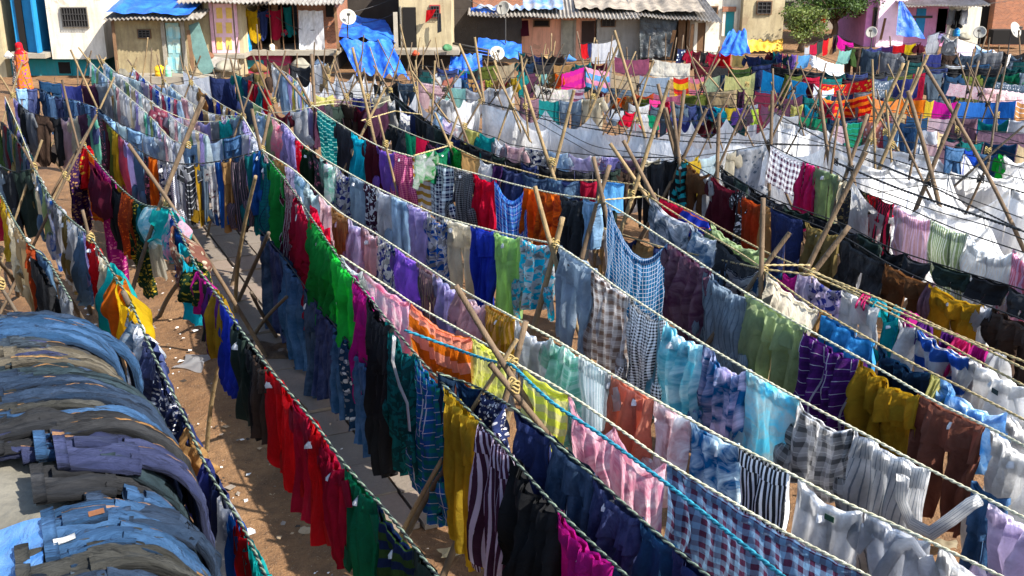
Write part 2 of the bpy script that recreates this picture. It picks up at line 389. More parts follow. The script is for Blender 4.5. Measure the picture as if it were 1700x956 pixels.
        if det >= 1: P('waistband', panel(top, L, .03, K, 2, fold, b0=-.02, b1=.08, off=.014, hemvar=0, **kw))
    elif kind == 'sa':
        fold = fold_fn(seed, w, .03, k=max(2.5, w*12)); P('drape', panel(top, L, .03, K, J, fold, taper=.1, hemvar=.06, **kw))
    elif kind == 'sc':
        fold = fold_fn(seed, w, .03, k=3); P('drape', panel(top, L, thk, K, J, fold, taper=r.uniform(-.1, .5), hemvar=.1, **kw))
    else:
        P('cloth', panel(top, L, .014, K, J, fold, single=True, taper=r.uniform(-.03, .03), hemvar=.035, **kw))
        if det >= 2: P('hem_fold', panel(top, L, .01, K, 2, fold, b0=-.012, b1=.05, off=.008, hemvar=0, **kw))
    if det >= 2 and kind in ('sh', 'ku', 'te', 'tr', 'je') and r.random() < .22:
        a = r.uniform(.2, .6); dn = cloth('white', '', 'white', .2)
        P('laundry_tag', panel(top, L, .045, 2, 2, fold, a0=a, a1=a+.05/max(w, .2), b0=.05, b1=.11, off=.024, hemvar=0, **kw), dn, 'small white cloth laundry tag')
    if len(parts) == 1 or det == 0:
        mb = MB()
        for p in parts: mb.add(p[1], p[2], p[3], 0)
        o = build(name, mb.V, mb.F, m, None, mb.UV)
    else:
        o = empty(name, base)
        for p in parts:
            q = build(p[0], p[1], p[2], p[4], o, p[3])
            if p[5]: q['label'] = p[5]
    rec = dict(o=o, kind=kind, c=c, pat=pat, c2=c2, rope=rope, s=cen, word=word, w=w, L=L)
    ALL.append(rec); rope.g.append(rec); return rec
# ------------------------------------------------------------------ ropes and what hangs on them
ROPES = {}
def rope_mesh(rp, label, style, r, group='clotheslines strung over the yard'):
    C = rp.C; 
    mb = MB()
    if style in ('cream', 'dark', 'teal', 'twine', 'black'):
        ca, cb = {'cream': ('aeaa8e', 'c2bea4'), 'dark': ('1f2624', '6d7a68'), 'teal': ('10667a', '2a8498'), 'twine': ('94835a', 'aa9870'), 'black': ('17181a', '2e3032')}[style]
        mats = [plain('rope_'+style, ca, bump=.4, bscale=120), plain('rope_strand_'+style, cb, bump=.4, bscale=120)]
    if r >= .009:
        n = int(rp.len/.022)+2; S = np.linspace(0, rp.len, n); P = rp.at(S)
        d = np.gradient(P, axis=0); d /= np.linalg.norm(d, axis=1)[:, None]
        sd = np.cross(d, [0, 0, 1.]); sd /= np.linalg.norm(sd, axis=1)[:, None]; up = np.cross(sd, d)
        jit = np.sin(S*3.1+rp.len)*.3
        for k in range(2):
            an = S*2*math.pi/.13+k*math.pi+jit
            mb.tube(P+(sd*np.cos(an)[:, None]+up*np.sin(an)[:, None])*r*.62, r*.72, n=5, m=k)
    else:
        n = int(rp.len/.15)+3; mb.tube(rp.at(np.linspace(0, rp.len, n)), r, n=5, m=0)
    o = mb.build('rope', mats, smooth=True); tag(o, label, 'clothesline', group); rp.o = o
def make_rope(key, pts, name, label, style='cream', r=.006, sag=.28, z0=2.1):
    rp = Rope(pts, name, sag, z0); ROPES[key] = rp; rp.style = style; rp.det = 1
    rope_mesh(rp, label, style, r); return rp
def hang(key, det, spec, group='washing hung along the ropes'):
    rp = ROPES[key]
    for ln in spec.replace('\n', ';').split(';'):
        t = ln.split()
        if not t: continue
        x0, x1 = float(t[0]), float(t[1]); kind, c = t[2], t[3]; pat = ''; c2 = 'white'; L = None; sag = None; lay = 0; yb = None; thk = .06
        for k in t[4:]:
            if k in PATW: pat = k
            elif k in COL: c2 = k
            elif k[0] == 'L': L = float(k[1:])
            elif k[0] == 's' and k[1:2] in '0123456789.': sag = float(k[1:])
            elif k[0] == 'o': lay = float(k[1:])
            elif k[0] == 't': thk = float(k[1:])
            elif k[0] == 'B': yb = float(k[1:])
        s0, s1 = rp.x_at(x0), rp.x_at(x1)
        if yb is not None:
            p = rp.at(np.array([(s0+s1)/2]))[0]; L = max(.15, p[2]-max(.1, zat(p, yb)))
        if abs(s1-s0) < .08: m = (s0+s1)/2; s0, s1 = m-.04, m+.04
        garment(rp, s0, s1, kind, c, pat, c2, L, sag, det, group, lay=lay, thk=thk)
def fill(key, det, x0, x1, spec, wmin=.3, wmax=.5, L=None, seed=1, sag=None, vary=False):
    rp = ROPES[key]; r = random.Random(seed*31+7); s0, s1 = sorted((rp.x_at(x0), rp.x_at(x1)))
    items = [q.split() for q in spec.split(',')]; s = s0; last = None; first = rp.x_at(x0) <= rp.x_at(x1); i = 0
    r.shuffle(items)
    while s < s1-.12:
        w = min(r.uniform(wmin, wmax), s1-s); t = items[i % len(items)]; i += 1
        pat = t[2] if len(t) > 2 and t[2] in PATW else ''; c2 = t[3] if len(t) > 3 else 'white'
        if vary and t[0] == 'te': t = [r.choice(['to', 'sh', 'so', 'sw', 'te', 'tr', 'ta'])]+t[1:]
        Lk = None if L is None else L*r.uniform(.85, 1.15)
        garment(rp, s+.005, s+w-.005, t[0], t[1], pat, c2, Lk, sag, det); s += w

# --- the rows over the path and to its right, far end first
make_rope('L1', [(56, 279, 2.1), (80, 322), (108, 356), (150, 392, 2.1), (215, 500), (255, 590), (300, 680), (345, 780), (400, 870), (440, 956), (475, 1040, 2.1)], 'the leftmost rope over the dirt', 'dark twisted rope nearest the piled jeans, carrying the yellow and white cloths', 'dark', .010, .25)
make_rope('L2', [(112, 285, 1.8), (138, 240, 2.1), (190, 302), (235, 338), (280, 345, 2.1), (325, 440), (360, 490), (430, 590), (520, 700), (570, 768), (650, 860), (725, 956), (790, 1040, 2.1)], 'the rope with the red t-shirts', 'dark twisted rope carrying the red t-shirts above the dirt ground', 'dark', .010, .25)
make_rope('J', [(430, 380, 1.35), (475, 432), (520, 495), (560, 545), (590, 580), (622, 615, 1.35)], 'the low jeans rope', 'dark low rope carrying long blue jeans above the paving slabs', 'dark', .008, .1)
make_rope('L4', [(432, 247, 2.1), (480, 308), (560, 425), (602, 480), (700, 600), (815, 719), (930, 850), (1040, 956), (1110, 1030, 2.1)], 'the dark rope beside the paving', 'dark twisted rope beside the paving slabs carrying green, maroon and black clothes', 'dark', .010, .25)
make_rope('L5', [(725, 618, 2.0), (790, 642), (850, 676, 2.1), (900, 716), (985, 790), (1090, 885), (1175, 956), (1260, 1030, 2.1)], 'the black rope with small jeans', 'black twisted rope carrying dark denim shorts at the bottom of the yard', 'dark', .010, .2)
make_rope('L6', [(565, 424, 2.05), (650, 480), (682, 502), (780, 557), (835, 588), (850, 600, 2.1), (937, 650), (1035, 717), (1100, 763), (1272, 866), (1440, 956), (1560, 1025, 2.1)], 'the gingham sheet rope', 'pale twisted rope carrying the orange, pink and gingham sheets', 'cream', .0095, .22)
make_rope('T6', [(672, 548, 1.95), (745, 575), (810, 598), (850, 606, 2.15), (915, 667), (990, 717), (1100, 798), (1272, 935), (1340, 990, 2.15)], 'the teal rope', 'bright teal twisted rope running bare in front of the pink and gingham sheets', 'teal', .012, .15)
make_rope('L7', [(403, 194, 2.1), (437, 250, 2.1), (490, 284), (557, 347), (625, 389), (757, 475), (852, 527, 2.1), (915, 560), (1025, 627), (1185, 719), (1275, 766), (1387, 826), (1500, 878), (1660, 956), (1790, 1020, 2.1)], 'the coral shirt rope', 'pale twisted rope carrying the coral shirt and the labelled white shirt', 'cream', .0095, .22)
make_rope('L8', [(425, 185, 2.1), (470, 204), (507, 243), (600, 299), (685, 339), (737, 361), (847, 390), (922, 405, 2.1), (975, 440), (1025, 478), (1167, 570), (1272, 632), (1362, 682), (1430, 718), (1522, 768), (1600, 808), (1697, 858), (1820, 920, 2.1)], 'the aqua shirt rope', 'pale twisted rope carrying the aqua shirt and the white pinstriped long shirt', 'cream', .0095, .22)
make_rope('L9', [(517, 174, 2.1), (560, 203), (630, 243), (700, 264), (800, 291), (850, 305), (925, 322), (998, 332, 2.1), (1045, 360), (1125, 412), (1225, 478), (1275, 508), (1350, 552), (1455, 610), (1550, 665), (1660, 719), (1780, 785, 2.1)], 'the blue windowpane sheet rope', 'pale twisted rope carrying the blue checked sheet and the purple plaid shirt', 'cream', .0095, .22)
make_rope('L10a', [(687, 258, 2.1), (747, 241, 2.1), (800, 265), (847, 278), (925, 297), (1000, 300), (1057, 307, 2.1), (1082, 324, 2.1)], 'the yellow twine', 'yellow twine tied between bamboo crosses above faded jeans', 'twine', .009, .12)
make_rope('L10b', [(970, 367, 1.5), (1020, 385), (1090, 408, 1.7), (1180, 428), (1264, 446, 2.1), (1330, 495), (1382, 527), (1500, 595), (1600, 645), (1700, 697), (1800, 750, 2.1)], 'the denim shorts rope', 'yellow twisted twine carrying the blue shorts by the right edge', 'twine', .009, .18)
make_rope('L11', [(1080, 328, 2.1), (1157, 377), (1220, 415), (1268, 447, 2.1), (1345, 456, 2.15), (1405, 482), (1520, 542), (1610, 592), (1700, 640), (1800, 695, 2.1)], 'the white polo rope', 'yellow twisted twine carrying the white polo shirt with navy trim', 'twine', .009, .12)
make_rope('L12', [(1085, 322, 2.1), (1150, 352), (1205, 383), (1275, 420), (1345, 450, 2.2), (1462, 497), (1575, 550), (1700, 600), (1800, 640, 2.1)], 'the magenta scarf rope', 'yellow twine carrying little magenta and cyan scarves', 'twine', .009, .1)
make_rope('L13', [(1128, 262, 2.1), (1182, 291), (1232, 318), (1280, 345), (1390, 388), (1475, 437), (1575, 482), (1697, 530), (1800, 570, 2.1)], 'the brown trousers rope', 'black rope carrying brown and mustard trousers', 'black', .008, .25)
make_rope('L13b', [(1195, 278, 2.05), (1275, 326), (1400, 372), (1480, 412), (1590, 448), (1697, 480), (1800, 515, 2.1)], 'the black folded trousers rope', 'black rope carrying a long band of folded black trousers', 'black', .008, .2)
make_rope('L14', [(1278, 240, 2.1), (1335, 268), (1385, 285), (1432, 318), (1495, 341), (1550, 365), (1600, 385), (1697, 418), (1800, 455, 2.1)], 'the striped shirt rope', 'black rope carrying the pink striped and green striped shirts', 'black', .008, .22)
make_rope('N7', [(1128, 262, 2.1), (1190, 254), (1278, 239, 2.1)], 'the short black cross rope', 'short black rope carrying a mustard and an icy blue shirt', 'black', .008, .1)
# --- far left
make_rope('M1', [(160, 187, 2.1), (205, 230), (250, 260), (300, 272), (360, 268), (434, 250, 2.1)], 'the slack black rope', 'slack black rope swinging right under the mottled jeans', 'black', .010, .3)
make_rope('M2', [(162, 178, 2.2), (190, 200), (225, 216), (260, 228), (300, 236), (360, 232), (430, 215, 2.1)], 'the upper jeans rope', 'thin rope crowded with mottled blue jeans', 'black', .006, .3)
make_rope('M3', [(22, 160, 2.1), (50, 186), (100, 196), (160, 186, 2.1)], 'the far left cross rope', 'thin black rope between the two crosses at far left', 'black', .006, .25)
make_rope('M4', [(22, 146, 2.1), (65, 147), (85, 158), (120, 165), (160, 178, 2.2)], 'the far left denim rope', 'thin rope of blue denim below the teal wall', 'black', .006, .2)
make_rope('M5', [(8, 160, 2.1), (32, 215), (56, 277, 2.1)], 'the left edge rope', 'short rope of dull clothes at the left edge', 'cream', .007, .2)
make_rope('M6', [(-20, 262, 2.1), (20, 284), (56, 280, 2.1)], 'the left edge dark rope', 'short dark rope of charcoal clothes at the left edge', 'dark', .008, .1)
make_rope('M7', [(-30, 290, 2.1), (0, 322), (20, 360), (45, 402, 2.1), (78, 432), (118, 500, 2.0)], 'the left edge beige rope', 'dark rope of beige cloths and a black shirt above the piled jeans', 'dark', .010, .1)
make_rope('A1', [(147, 100, 2.1), (175, 127), (215, 162), (250, 194), (282, 229), (300, 238, 2.1)], 'the first pale rope below the white house', 'thin white rope falling from a bamboo tip below the white house', 'cream', .006, .2)
make_rope('A2', [(170, 100, 2.1), (212, 138), (250, 168), (300, 205), (345, 225, 2.1)], 'the second pale rope below the white house', 'thin white rope of pale clothes in front of the yellow barrel', 'cream', .006, .2)
make_rope('A3', [(220, 112, 2.1), (262, 150), (300, 168, 2.1)], 'the short pale rope by the barrel', 'short white rope next to the yellow barrel', 'cream', .006, .15)
make_rope('A4', [(272, 135, 2.1), (312, 167), (350, 188), (403, 193, 2.1)], 'the pale rope below the blue door', 'white rope hanging below the faded blue door', 'cream', .006, .25)
make_rope('A5', [(318, 136, 2.1), (360, 168), (403, 192, 2.1)], 'the pale rope below the pink door', 'white rope hanging below the pink and yellow door', 'cream', .006, .2)
make_rope('A6', [(252, 174, 2.1), (307, 197), (350, 202), (403, 193, 2.1)], 'the slack white rope', 'slack white rope of pastel clothes above the mottled jeans', 'cream', .006, .25)
make_rope('A9', [(450, 105, 2.1), (487, 130), (517, 172, 2.1)], 'the rope by the maroon wall', 'white rope falling from a bamboo tip by the maroon wall', 'cream', .006, .15)
make_rope('A10', [(403, 160, 2.1), (452, 186), (517, 178, 2.1)], 'the short grey cross rope', 'short rope of grey clothes between two bamboo crosses', 'cream', .006, .15)
make_rope('A11', [(385, 118, 2.1), (412, 132), (448, 150, 2.1)], 'the rope by the shop front', 'short rope of red and green clothes below the open shop front', 'black', .006, .12)
make_rope('N1', [(490, 120, 2.1), (520, 138), (560, 152), (610, 158), (648, 150, 2.1)], 'the white row below the blue tarpaulin', 'black rope of white sheets below the draped blue tarpaulin', 'black', .006, .2)
make_rope('N1b', [(540, 125, 2.1), (580, 122), (640, 130, 2.1)], 'the short white row against the blue tarpaulin', 'short rope of white sheets touching the blue tarpaulin', 'black', .006, .1)
make_rope('N2', [(517, 152, 2.1), (560, 157), (612, 163), (648, 158, 2.1)], 'the small pastel row', 'black rope of short pastel clothes below the white sheets', 'black', .006, .12)
make_rope('N3', [(517, 176, 2.1), (565, 172), (612, 178), (648, 165, 2.1)], 'the dark row below the pastel clothes', 'rope of dark clothes behind the teal banded towel', 'cream', .006, .15)
make_rope('N4', [(648, 152, 2.1), (690, 186), (747, 222), (800, 248), (880, 272), (985, 285), (1050, 277), (1128, 262, 2.1)], 'the black trousers rope', 'long rope crowded with black trousers beside the white sheets', 'black', .007, .3)
make_rope('N4b', [(645, 206, 2.1), (700, 229), (747, 243, 2.1)], 'the short green and red rope', 'short white rope with a green and a red cloth', 'cream', .006, .1)
make_rope('N5', [(720, 182, 2.1), (760, 207), (825, 229), (850, 240), (980, 257), (1128, 262, 2.1)], 'the small pastel t-shirt rope', 'black rope of small pastel t-shirts under the white sheets', 'black', .007, .25)
# --- the white field
make_rope('W1', [(797, 168, 2.1), (850, 181), (895, 196), (1025, 221), (1128, 234), (1278, 238, 2.1)], 'the long white row', 'long black rope carrying the widest row of white sheets', 'black', .009, .25)
make_rope('W1b', [(660, 150, 2.1), (700, 153), (745, 162), (797, 167, 2.1)], 'the white row beside the black trousers', 'black rope of white sheets starting beside the black trousers', 'black', .006, .15)
make_rope('W2', [(850, 172, 2.1), (950, 190), (1060, 202), (1160, 200), (1290, 188, 2.1)], 'the scalloped white row', 'black rope of white sheets hung by their corners below the coloured washing', 'black', .006, .2)
make_rope('W3', [(1278, 238, 2.1), (1375, 242, 2.1), (1450, 270), (1540, 306, 2.1), (1620, 345), (1697, 383), (1800, 430, 2.1)], 'the nearest white row', 'black rope of white sheets directly above the striped shirts', 'black', .010, .2)
make_rope('W4', [(1290, 190, 2.1), (1374, 236, 2.1), (1437, 251), (1537, 281), (1628, 298, 2.1), (1700, 320), (1800, 350, 2.1)], 'the middle white row', 'black rope with teal ties through the middle of the white sheets', 'black', .009, .2)
make_rope('W5', [(1318, 205, 2.1), (1448, 231), (1527, 238), (1602, 256), (1692, 277), (1780, 300, 2.1)], 'the farthest peaked white row', 'black rope of peaked white sheets in front of the denim shorts', 'black', .007, .15)
make_rope('W6', [(1412, 300, 2.1), (1475, 322), (1560, 352), (1640, 375), (1720, 405, 2.1)], 'the low white row', 'black rope of draped white sheets behind the striped shirts', 'black', .007, .15)

hang('L1', 2, '''56 64 te cream;63 72 sh light_denim;71 80 te sage;79 88 sh white td blue;87 96 te grey;95 105 tr white;104 113 sh khaki L.8;112 122 tr light_grey L.8;121 131 sh white;130 141 sh light_denim
140 150 te lavender''')
hang('L1', 3, '''149 163 te red B490;161 179 sh cream B545;177 196 sc turquoise B560 t.1;189 200 sc orange B550 t.1;197 223 sc yellow B588 t.12;218 241 sh light_denim td B645;239 262 je navy B700;260 300 sh navy fl B748
298 312 te navy L.6;312 332 sc tan L.25;335 352 sc indigo L.5;348 372 te navy L.9;369 384 sc light_grey fl L.8;382 398 te blue L.8;396 412 te red L.5;410 441 te turquoise L.7''')
hang('L2', 2, '''112 134 sa dark_purple fl tan B392;131 147 sc red pr gold L.6 t.1;144 160 sa orange thin gold B362;158 171 sa magenta fl rose B440;169 189 sa magenta fl pink B462;186 204 sh black B402;158 190 sc wine L.5 o.12
203 222 sc rust fl orange B420;215 238 sa dark_green fl gold B478;232 247 te teal B400;246 258 sa cream B455;248 266 sc aqua td white B412 t.15;262 282 sc turquoise B395 t.15''')
hang('L2', 3, '''278 292 sc turquoise td pink B420 t.1;286 303 sa blue B450;293 318 sc rust_brown pr sand B468 t.15;306 326 sc cyan B515 t.1;319 334 sc dark_green fl gold B500 t.1;329 340 sc magenta B520;336 347 te black B560;344 366 sa purple B592;352 368 sc mustard B585
362 392 sa royal_blue B645;390 412 te black_green B690;410 431 tr black B712;428 447 tr dark_brown B720;444 468 te red B772;466 491 te red B800;489 515 te crimson B850;513 538 te red B880;536 577 te crimson B912
575 627 te emerald B975;626 690 sh moss hs navy L.95;688 726 sh black_green L.8;727 790 sh dark_denim L.8''')
hang('J', 3, '''434 450 je dark_denim B552;449 466 je navy B556;467 499 je denim_blue B608;508 526 je dark_denim B645;524 541 je navy B650;540 556 je navy B670;553 575 je denim_blue B682;571 593 je denim_blue pr B697;590 618 je denim_blue B738''')
hang('L4', 3, '''432 448 sh teal win navy B372;446 470 te green B422;468 495 te wine pin white B462;492 519 te crimson B512;504 530 te hot_red B543 o-.1;517 553 te green B518;551 586 te bright_green B555;584 614 tr magenta B668;613 650 tr black B757
645 690 sh teal cm dark_teal B755;688 741 sh blue pl emerald B850;740 797 tr gold B912;795 852 sh plum vs lilac B975;850 930 sh black L.95;926 1018 te magenta L.9;1020 1100 sh navy L.9''')
hang('L5', 3, '''727 758 so dark_denim L.4;757 798 so denim_blue td navy L.5;797 835 so navy fl L.5;852 912 so navy L.55;910 985 je dark_denim dn L.8;983 1065 je navy dn L.8;1066 1120 so denim_blue L.5;1120 1180 so navy L.5''')
hang('L6', 3, '''567 604 te white L.5;604 680 sw pale_pink td pink L.62 s.05;681 783 sw orange wide coral B637 s.1;782 838 sw pale_yellow td yellow_green L.5 s.03;868 944 sw pale_yellow hs yellow_green B735 s.03
944 1022 sw pink td pale_pink L.5 s.16;1018 1106 sw pink td pale_pink B890 s.16;1110 1435 sw plum gg light_denim L.8 s.03''')
hang('L7', 2, '''405 420 sh lavender;419 436 sh white pin blue;440 456 sh pale_pink;454 474 tr tan L.8;472 491 sh lilac;490 509 sh pale_blue;508 530 sh ice_blue;529 554 sh pale_pink pin;553 578 tr tan pin brown;576 605 sh lilac;603 629 sh pale_pink;628 656 sh white cm indigo''')
hang('L7', 3, '''655 696 te violet L.55;694 727 tr mauve pin beige L.8;724 766 sh lavender pin grey L.8;764 809 sh pale_pink L.8;807 851 tr mustard vs tan L.8;858 917 sh white L.7;912 937 te mint td white L.7;935 967 sh mint pl white L.75;964 1012 sh ice_blue vs white L.8
1008 1022 te white L.8;1018 1087 sh coral L.75;1086 1145 sh pale_pink td white L.75;1143 1225 sh ocean td ice_blue L.8;1224 1312 sh charcoal vs white L.8;1325 1437 sh white L.8;1440 1545 te light_grey L.8;1560 1700 sh white L.8''')
hang('L8', 2, '''427 440 te pale_blue;440 452 sh sage;452 470 sh pale_pink td pink;469 493 sh lavender;492 503 te hot_red pr white;501 519 te dark_green;517 541 te charcoal pr rose;533 559 te mint td;557 582 sh white cm indigo;580 606 sh grey_blue;604 627 sh plum cm light_grey;625 651 tr light_grey L.8;649 680 sh pale_blue;678 713 tr lavender L.8''')
hang('L8', 3, '''712 746 te white cm blue L.8;740 787 tr cream L.95;784 822 tr royal_blue L.95;820 864 tr light_green L.95;862 918 sh white cm cyan L.75;925 988 tr grey_blue L.95;986 1046 sh white pl brown L.9;1044 1106 ku black gs white L.95
1097 1172 ku aqua td ice_blue L.95;1170 1242 sh ocean td lilac L.9;1240 1327 ku ice_blue td aqua L.8;1317 1418 sh white pl charcoal L.6;1416 1545 ku white pin slate L1.05;1592 1652 je denim_blue L.95 o-.12;1650 1740 te lilac L.6''')
hang('L9', 2, '''527 556 to teal thin mint L.85;558 584 te dark_grey L.8;582 608 te cyan L.75;606 631 te maroon L.75;627 658 sh violet L.72;656 687 sh magenta gs pink L.72;684 717 to white hs mustard L.8;714 754 ku navy pl ice_blue L.85;752 787 sh light_grey gs charcoal L.8''')
hang('L9', 3, '''786 823 te hot_red L.9;821 874 pk bright_blue pl sky_blue L.85 s.25;872 900 sc orange td rust L.7;898 932 sc rust td orange L.85;931 972 tr dark_grey L1.0;970 997 je light_denim L.6;1010 1110 pk ocean win white L1.0 s.4;1108 1178 te mauve td plum L.9
1164 1252 sh grey_blue pin slate L.9;1236 1337 tr sage L1.0;1331 1434 ku purple pl dark_purple L.95;1430 1532 tr mustard L.9;1526 1640 tr rust_brown L.9;1645 1745 sh white L.9''')
hang('L10a', 2, '''690 722 te white td green L.4;720 745 te emerald L.4;748 766 te green fl dark_green L.4;764 797 to tan L.35;796 818 te white L.3;816 836 te dark_purple L.5;833 870 je navy L.6;868 912 je dark_denim L.6;910 962 je light_denim td navy L.7
964 992 so crimson L.3;1003 1037 to sky_blue L.4''')
hang('L10b', 2, '''972 986 te white L.5;985 1004 tr beige L.7;1003 1020 te white L.5;1020 1056 so navy L.6;1056 1088 te tan L.35;1088 1130 so navy L.5;1130 1178 te mauve L.5;1178 1212 te light_denim L.4;1210 1262 te white thin navy L.35''')
hang('L10b', 3, '''1272 1362 sw cream L.4 s.03;1360 1374 sc tan L.6;1372 1452 je ocean L.75;1456 1549 so dark_denim L.6;1549 1563 sc pale_yellow L.6;1560 1674 te sky_blue td pale_blue L.5 s.12;1676 1760 sh white L.9''')
hang('L11', 2, '''1081 1146 so slate td light_grey L.5;1145 1190 so light_denim td white L.4;1190 1262 so charcoal L.5;1272 1300 te denim_blue L.3;1300 1325 te magenta L.2;1325 1346 te lilac L.3''')
hang('L11', 3, '''1350 1404 te lilac cm indigo L.7;1402 1463 tr white L.7;1463 1492 te turquoise L.5;1490 1524 ta white L.55;1521 1612 sh white wide blue L.65;1612 1705 te white L.75''')
hang('L12', 2, '''1100 1136 sc crimson L.2;1137 1176 sc royal_blue thin orange L.25;1178 1262 te sage L.35''')
hang('L12', 3, '''1433 1448 sc hot_pink L.16;1449 1464 sc cyan L.18;1482 1499 sc cyan L.3;1499 1514 sc magenta L.2;1524 1541 sc purple L.25;1566 1581 sc purple L.3;1582 1611 sc hot_pink L.3;1617 1639 sc magenta L.35;1645 1673 sc white L.35''')
hang('L13', 2, '''1128 1142 sh black hs teal L.7;1140 1177 tr brown L.85;1164 1182 te white L.6;1180 1226 te maroon L.75;1222 1236 te charcoal fl L.7;1233 1267 te rust L.8;1267 1281 tr tan L.7;1281 1333 tr navy L.85;1336 1392 tr khaki L.75;1394 1472 je black L.7
1472 1543 tr brown L.6;1542 1550 sc mauve L.5;1546 1632 tr mustard L.6;1630 1645 te light_grey L.6;1642 1740 tr dark_brown L.6''')
fill('L13b', 2, 1200, 1790, 'so black,so black_green,so charcoal', .3, .5, .2, 3)
hang('L14', 2, '''1279 1338 sw plum gg light_grey L.5 s.06;1333 1360 sa hot_pink L.85;1356 1394 te sage L.85;1390 1406 te cream L.6;1402 1424 te charcoal fl khaki L.8;1423 1442 te dark_brown cm khaki L.8;1441 1457 tr red vs charcoal L.8;1456 1486 tr black vs crimson L.85
1488 1549 sh pale_pink vs lilac L.8;1546 1609 sh sage vs white L.8;1606 1687 sh white pin pale_blue L.8;1682 1750 sh pink vs lilac L.8''')
hang('N7', 1, '''1134 1158 te gold pr mustard L.6;1157 1194 te ice_blue L.65;1196 1206 te white L.5;1205 1224 te cream L.75;1222 1268 ku light_grey pr slate L.95''')
fill('M1', 1, 163, 250, 'tr gold,te olive,sh light_denim,te charcoal fl rose,te rose,te maroon,te lavender', .28, .4, .95, 4)
hang('M1', 2, '''249 262 sc orange L1.0;262 280 te white cm navy L.9;279 293 te navy gs white L.9;292 306 te light_grey;305 322 te dark_grey thin light_grey L.9;321 331 te mustard L.9;330 343 te slate L.9;343 357 te white pr maroon L.9;356 369 te blue L1.0;368 385 tr tan L1.05;383 407 sh charcoal pin mauve L1.05;405 424 sh teal pin navy L1.15;422 433 sh blue L.9''')
fill('M2', 1, 164, 300, 'je denim_blue,te pale_blue,je light_denim,te ice_blue,je light_denim,sh white,je dark_denim', .26, .36, .62, 5)
fill('M2', 1, 300, 428, 'je light_denim,te white,te pale_blue,te pale_pink,te mint,je denim_blue', .3, .42, .55, 6)
fill('M3', 1, 24, 158, 'te cream,te green,sh lavender,je denim_blue,te black,te charcoal,te grey,te rose,te mint,te dark_brown,te pale_pink,te plum,sh grey', .26, .36, .95, 7)
fill('M4', 1, 24, 160, 'je denim_blue,je dark_denim,je light_denim,je navy', .3, .4, .65, 8)
fill('M5', 1, 9, 55, 'te grey,te dark_teal,sh khaki,te yellow_green,sh lavender,te slate,te navy', .28, .4, .8, 9)
fill('M6', 2, -18, 54, 'te charcoal,sh dark_grey,te black_green,sh slate,te grey_blue', .3, .4, .8, 10)
hang('M7', 2, '''-25 0 te crimson L.6;2 14 te gold L.6;12 28 te cream L.75;26 44 sh beige L.8;46 60 tr rust L.8;58 80 te light_denim L.8;70 104 sh black L.75 o.1;102 116 sh grey L.7''')
PALE = 'sh lilac,sh white,te pale_blue,sh ice_blue,tr white,sh lavender,tr light_grey,sh cream,te pale_pink,sh ice_blue,tr white,sh grey_blue,te sage,sh white pin blue,sh pale_blue,te white,tr beige,sh white,te mint'
fill('A1', 1, 150, 298, PALE, .26, .36, .85, 11); fill('A2', 1, 172, 343, PALE, .26, .36, .85, 12); fill('A3', 1, 222, 298, 'te white,te bright_blue pr white,te pale_blue,te rose', .26, .4, .7, 13)
fill('A4', 1, 274, 402, PALE+',te indigo,sh beige', .26, .36, .8, 14); fill('A5', 1, 320, 402, 'te navy,te khaki,te tan,tr beige,te white,te royal_blue', .3, .4, .7, 15)
fill('A6', 1, 254, 402, 'te pale_pink,te turquoise,te white,sh grey,te lilac,tr white,te rose pr white,sh grey_blue,sh lavender,te mint', .28, .38, .8, 16)
fill('A9', 1, 452, 516, 'sh grey_blue,te lavender,te white,te cyan,te pale_yellow,sh pale_blue', .3, .42, .75, 17)
fill('A10', 1, 405, 515, 'te slate,te lavender,te maroon,te light_grey,sh sage,te beige', .3, .45, .6, 18)
fill('A11', 1, 387, 446, 'te red,te dark_green,te denim_blue,te crimson,te teal', .3, .45, .6, 19)
fill('N1', 1, 492, 646, 'pk white', .55, .7, .85, 20, .2); fill('N1b', 1, 543, 638, 'pk white', .5, .7, .8, 21, .2)
fill('N2', 1, 519, 646, 'te cream,te lilac,te slate,te pale_yellow,te white,te indigo,te pale_pink', .38, .5, .5, 22)
fill('N3', 1, 520, 646, 'tr dark_brown,te maroon,tr black_green,te charcoal,te plum', .3, .45, .75, 23)
fill('N4', 1, 650, 985, 'tr black,tr black_green,tr charcoal,tr black,tr navy,tr black', .3, .4, 1.0, 24)
hang('N4', 2, '985 1012 tr black;1010 1030 tr black_green;1028 1060 te dark_brown L.6;1058 1083 tr black;1082 1105 tr charcoal;1104 1126 tr black')
hang('N4', 1, '652 664 te white L.9 o.1;676 694 to white thin indigo L.6 o.15')
hang('N4b', 1, '647 659 te black L.5;658 674 te charcoal L.5;673 691 to emerald L.45;690 712 to crimson L.45;711 728 te plum L.4;727 745 te navy L.4')
fill('N5', 1, 722, 1000, 'te pale_blue,te white cm navy,te pale_pink,te lilac,te turquoise,te pale_yellow,te light_grey,te white pr rose', .32, .42, .5, 25)
fill('N5', 1, 1000, 1126, 'te white,te grey,te cream,te lavender,te mauve', .35, .45, .45, 26)
fill('W1', 1, 800, 1275, 'sw white,pk white,sw white,pk white', .6, 1.0, 1.25, 27); fill('W1b', 1, 662, 795, 'pk white,pk white,te white', .45, .6, .85, 28)
fill('W2', 1, 853, 1130, 'pk white', .6, .9, 1.2, 29, .28)
hang('W2', 1, '1128 1148 pk white s.2;1147 1206 pk white s.33 L.9;1206 1288 pk white s.36 L1.0')
fill('W3', 1, 1280, 1373, 'sw white,pk white', .6, .9, .9, 30); fill('W3', 2, 1377, 1790, 'pk white,sw white,pk white', .9, 1.4, 1.3, 31)
fill('W4', 1, 1294, 1372, 'pk white', .5, .8, .8, 32); fill('W4', 2, 1376, 1790, 'sw white,pk white', .9, 1.4, 1.25, 33)
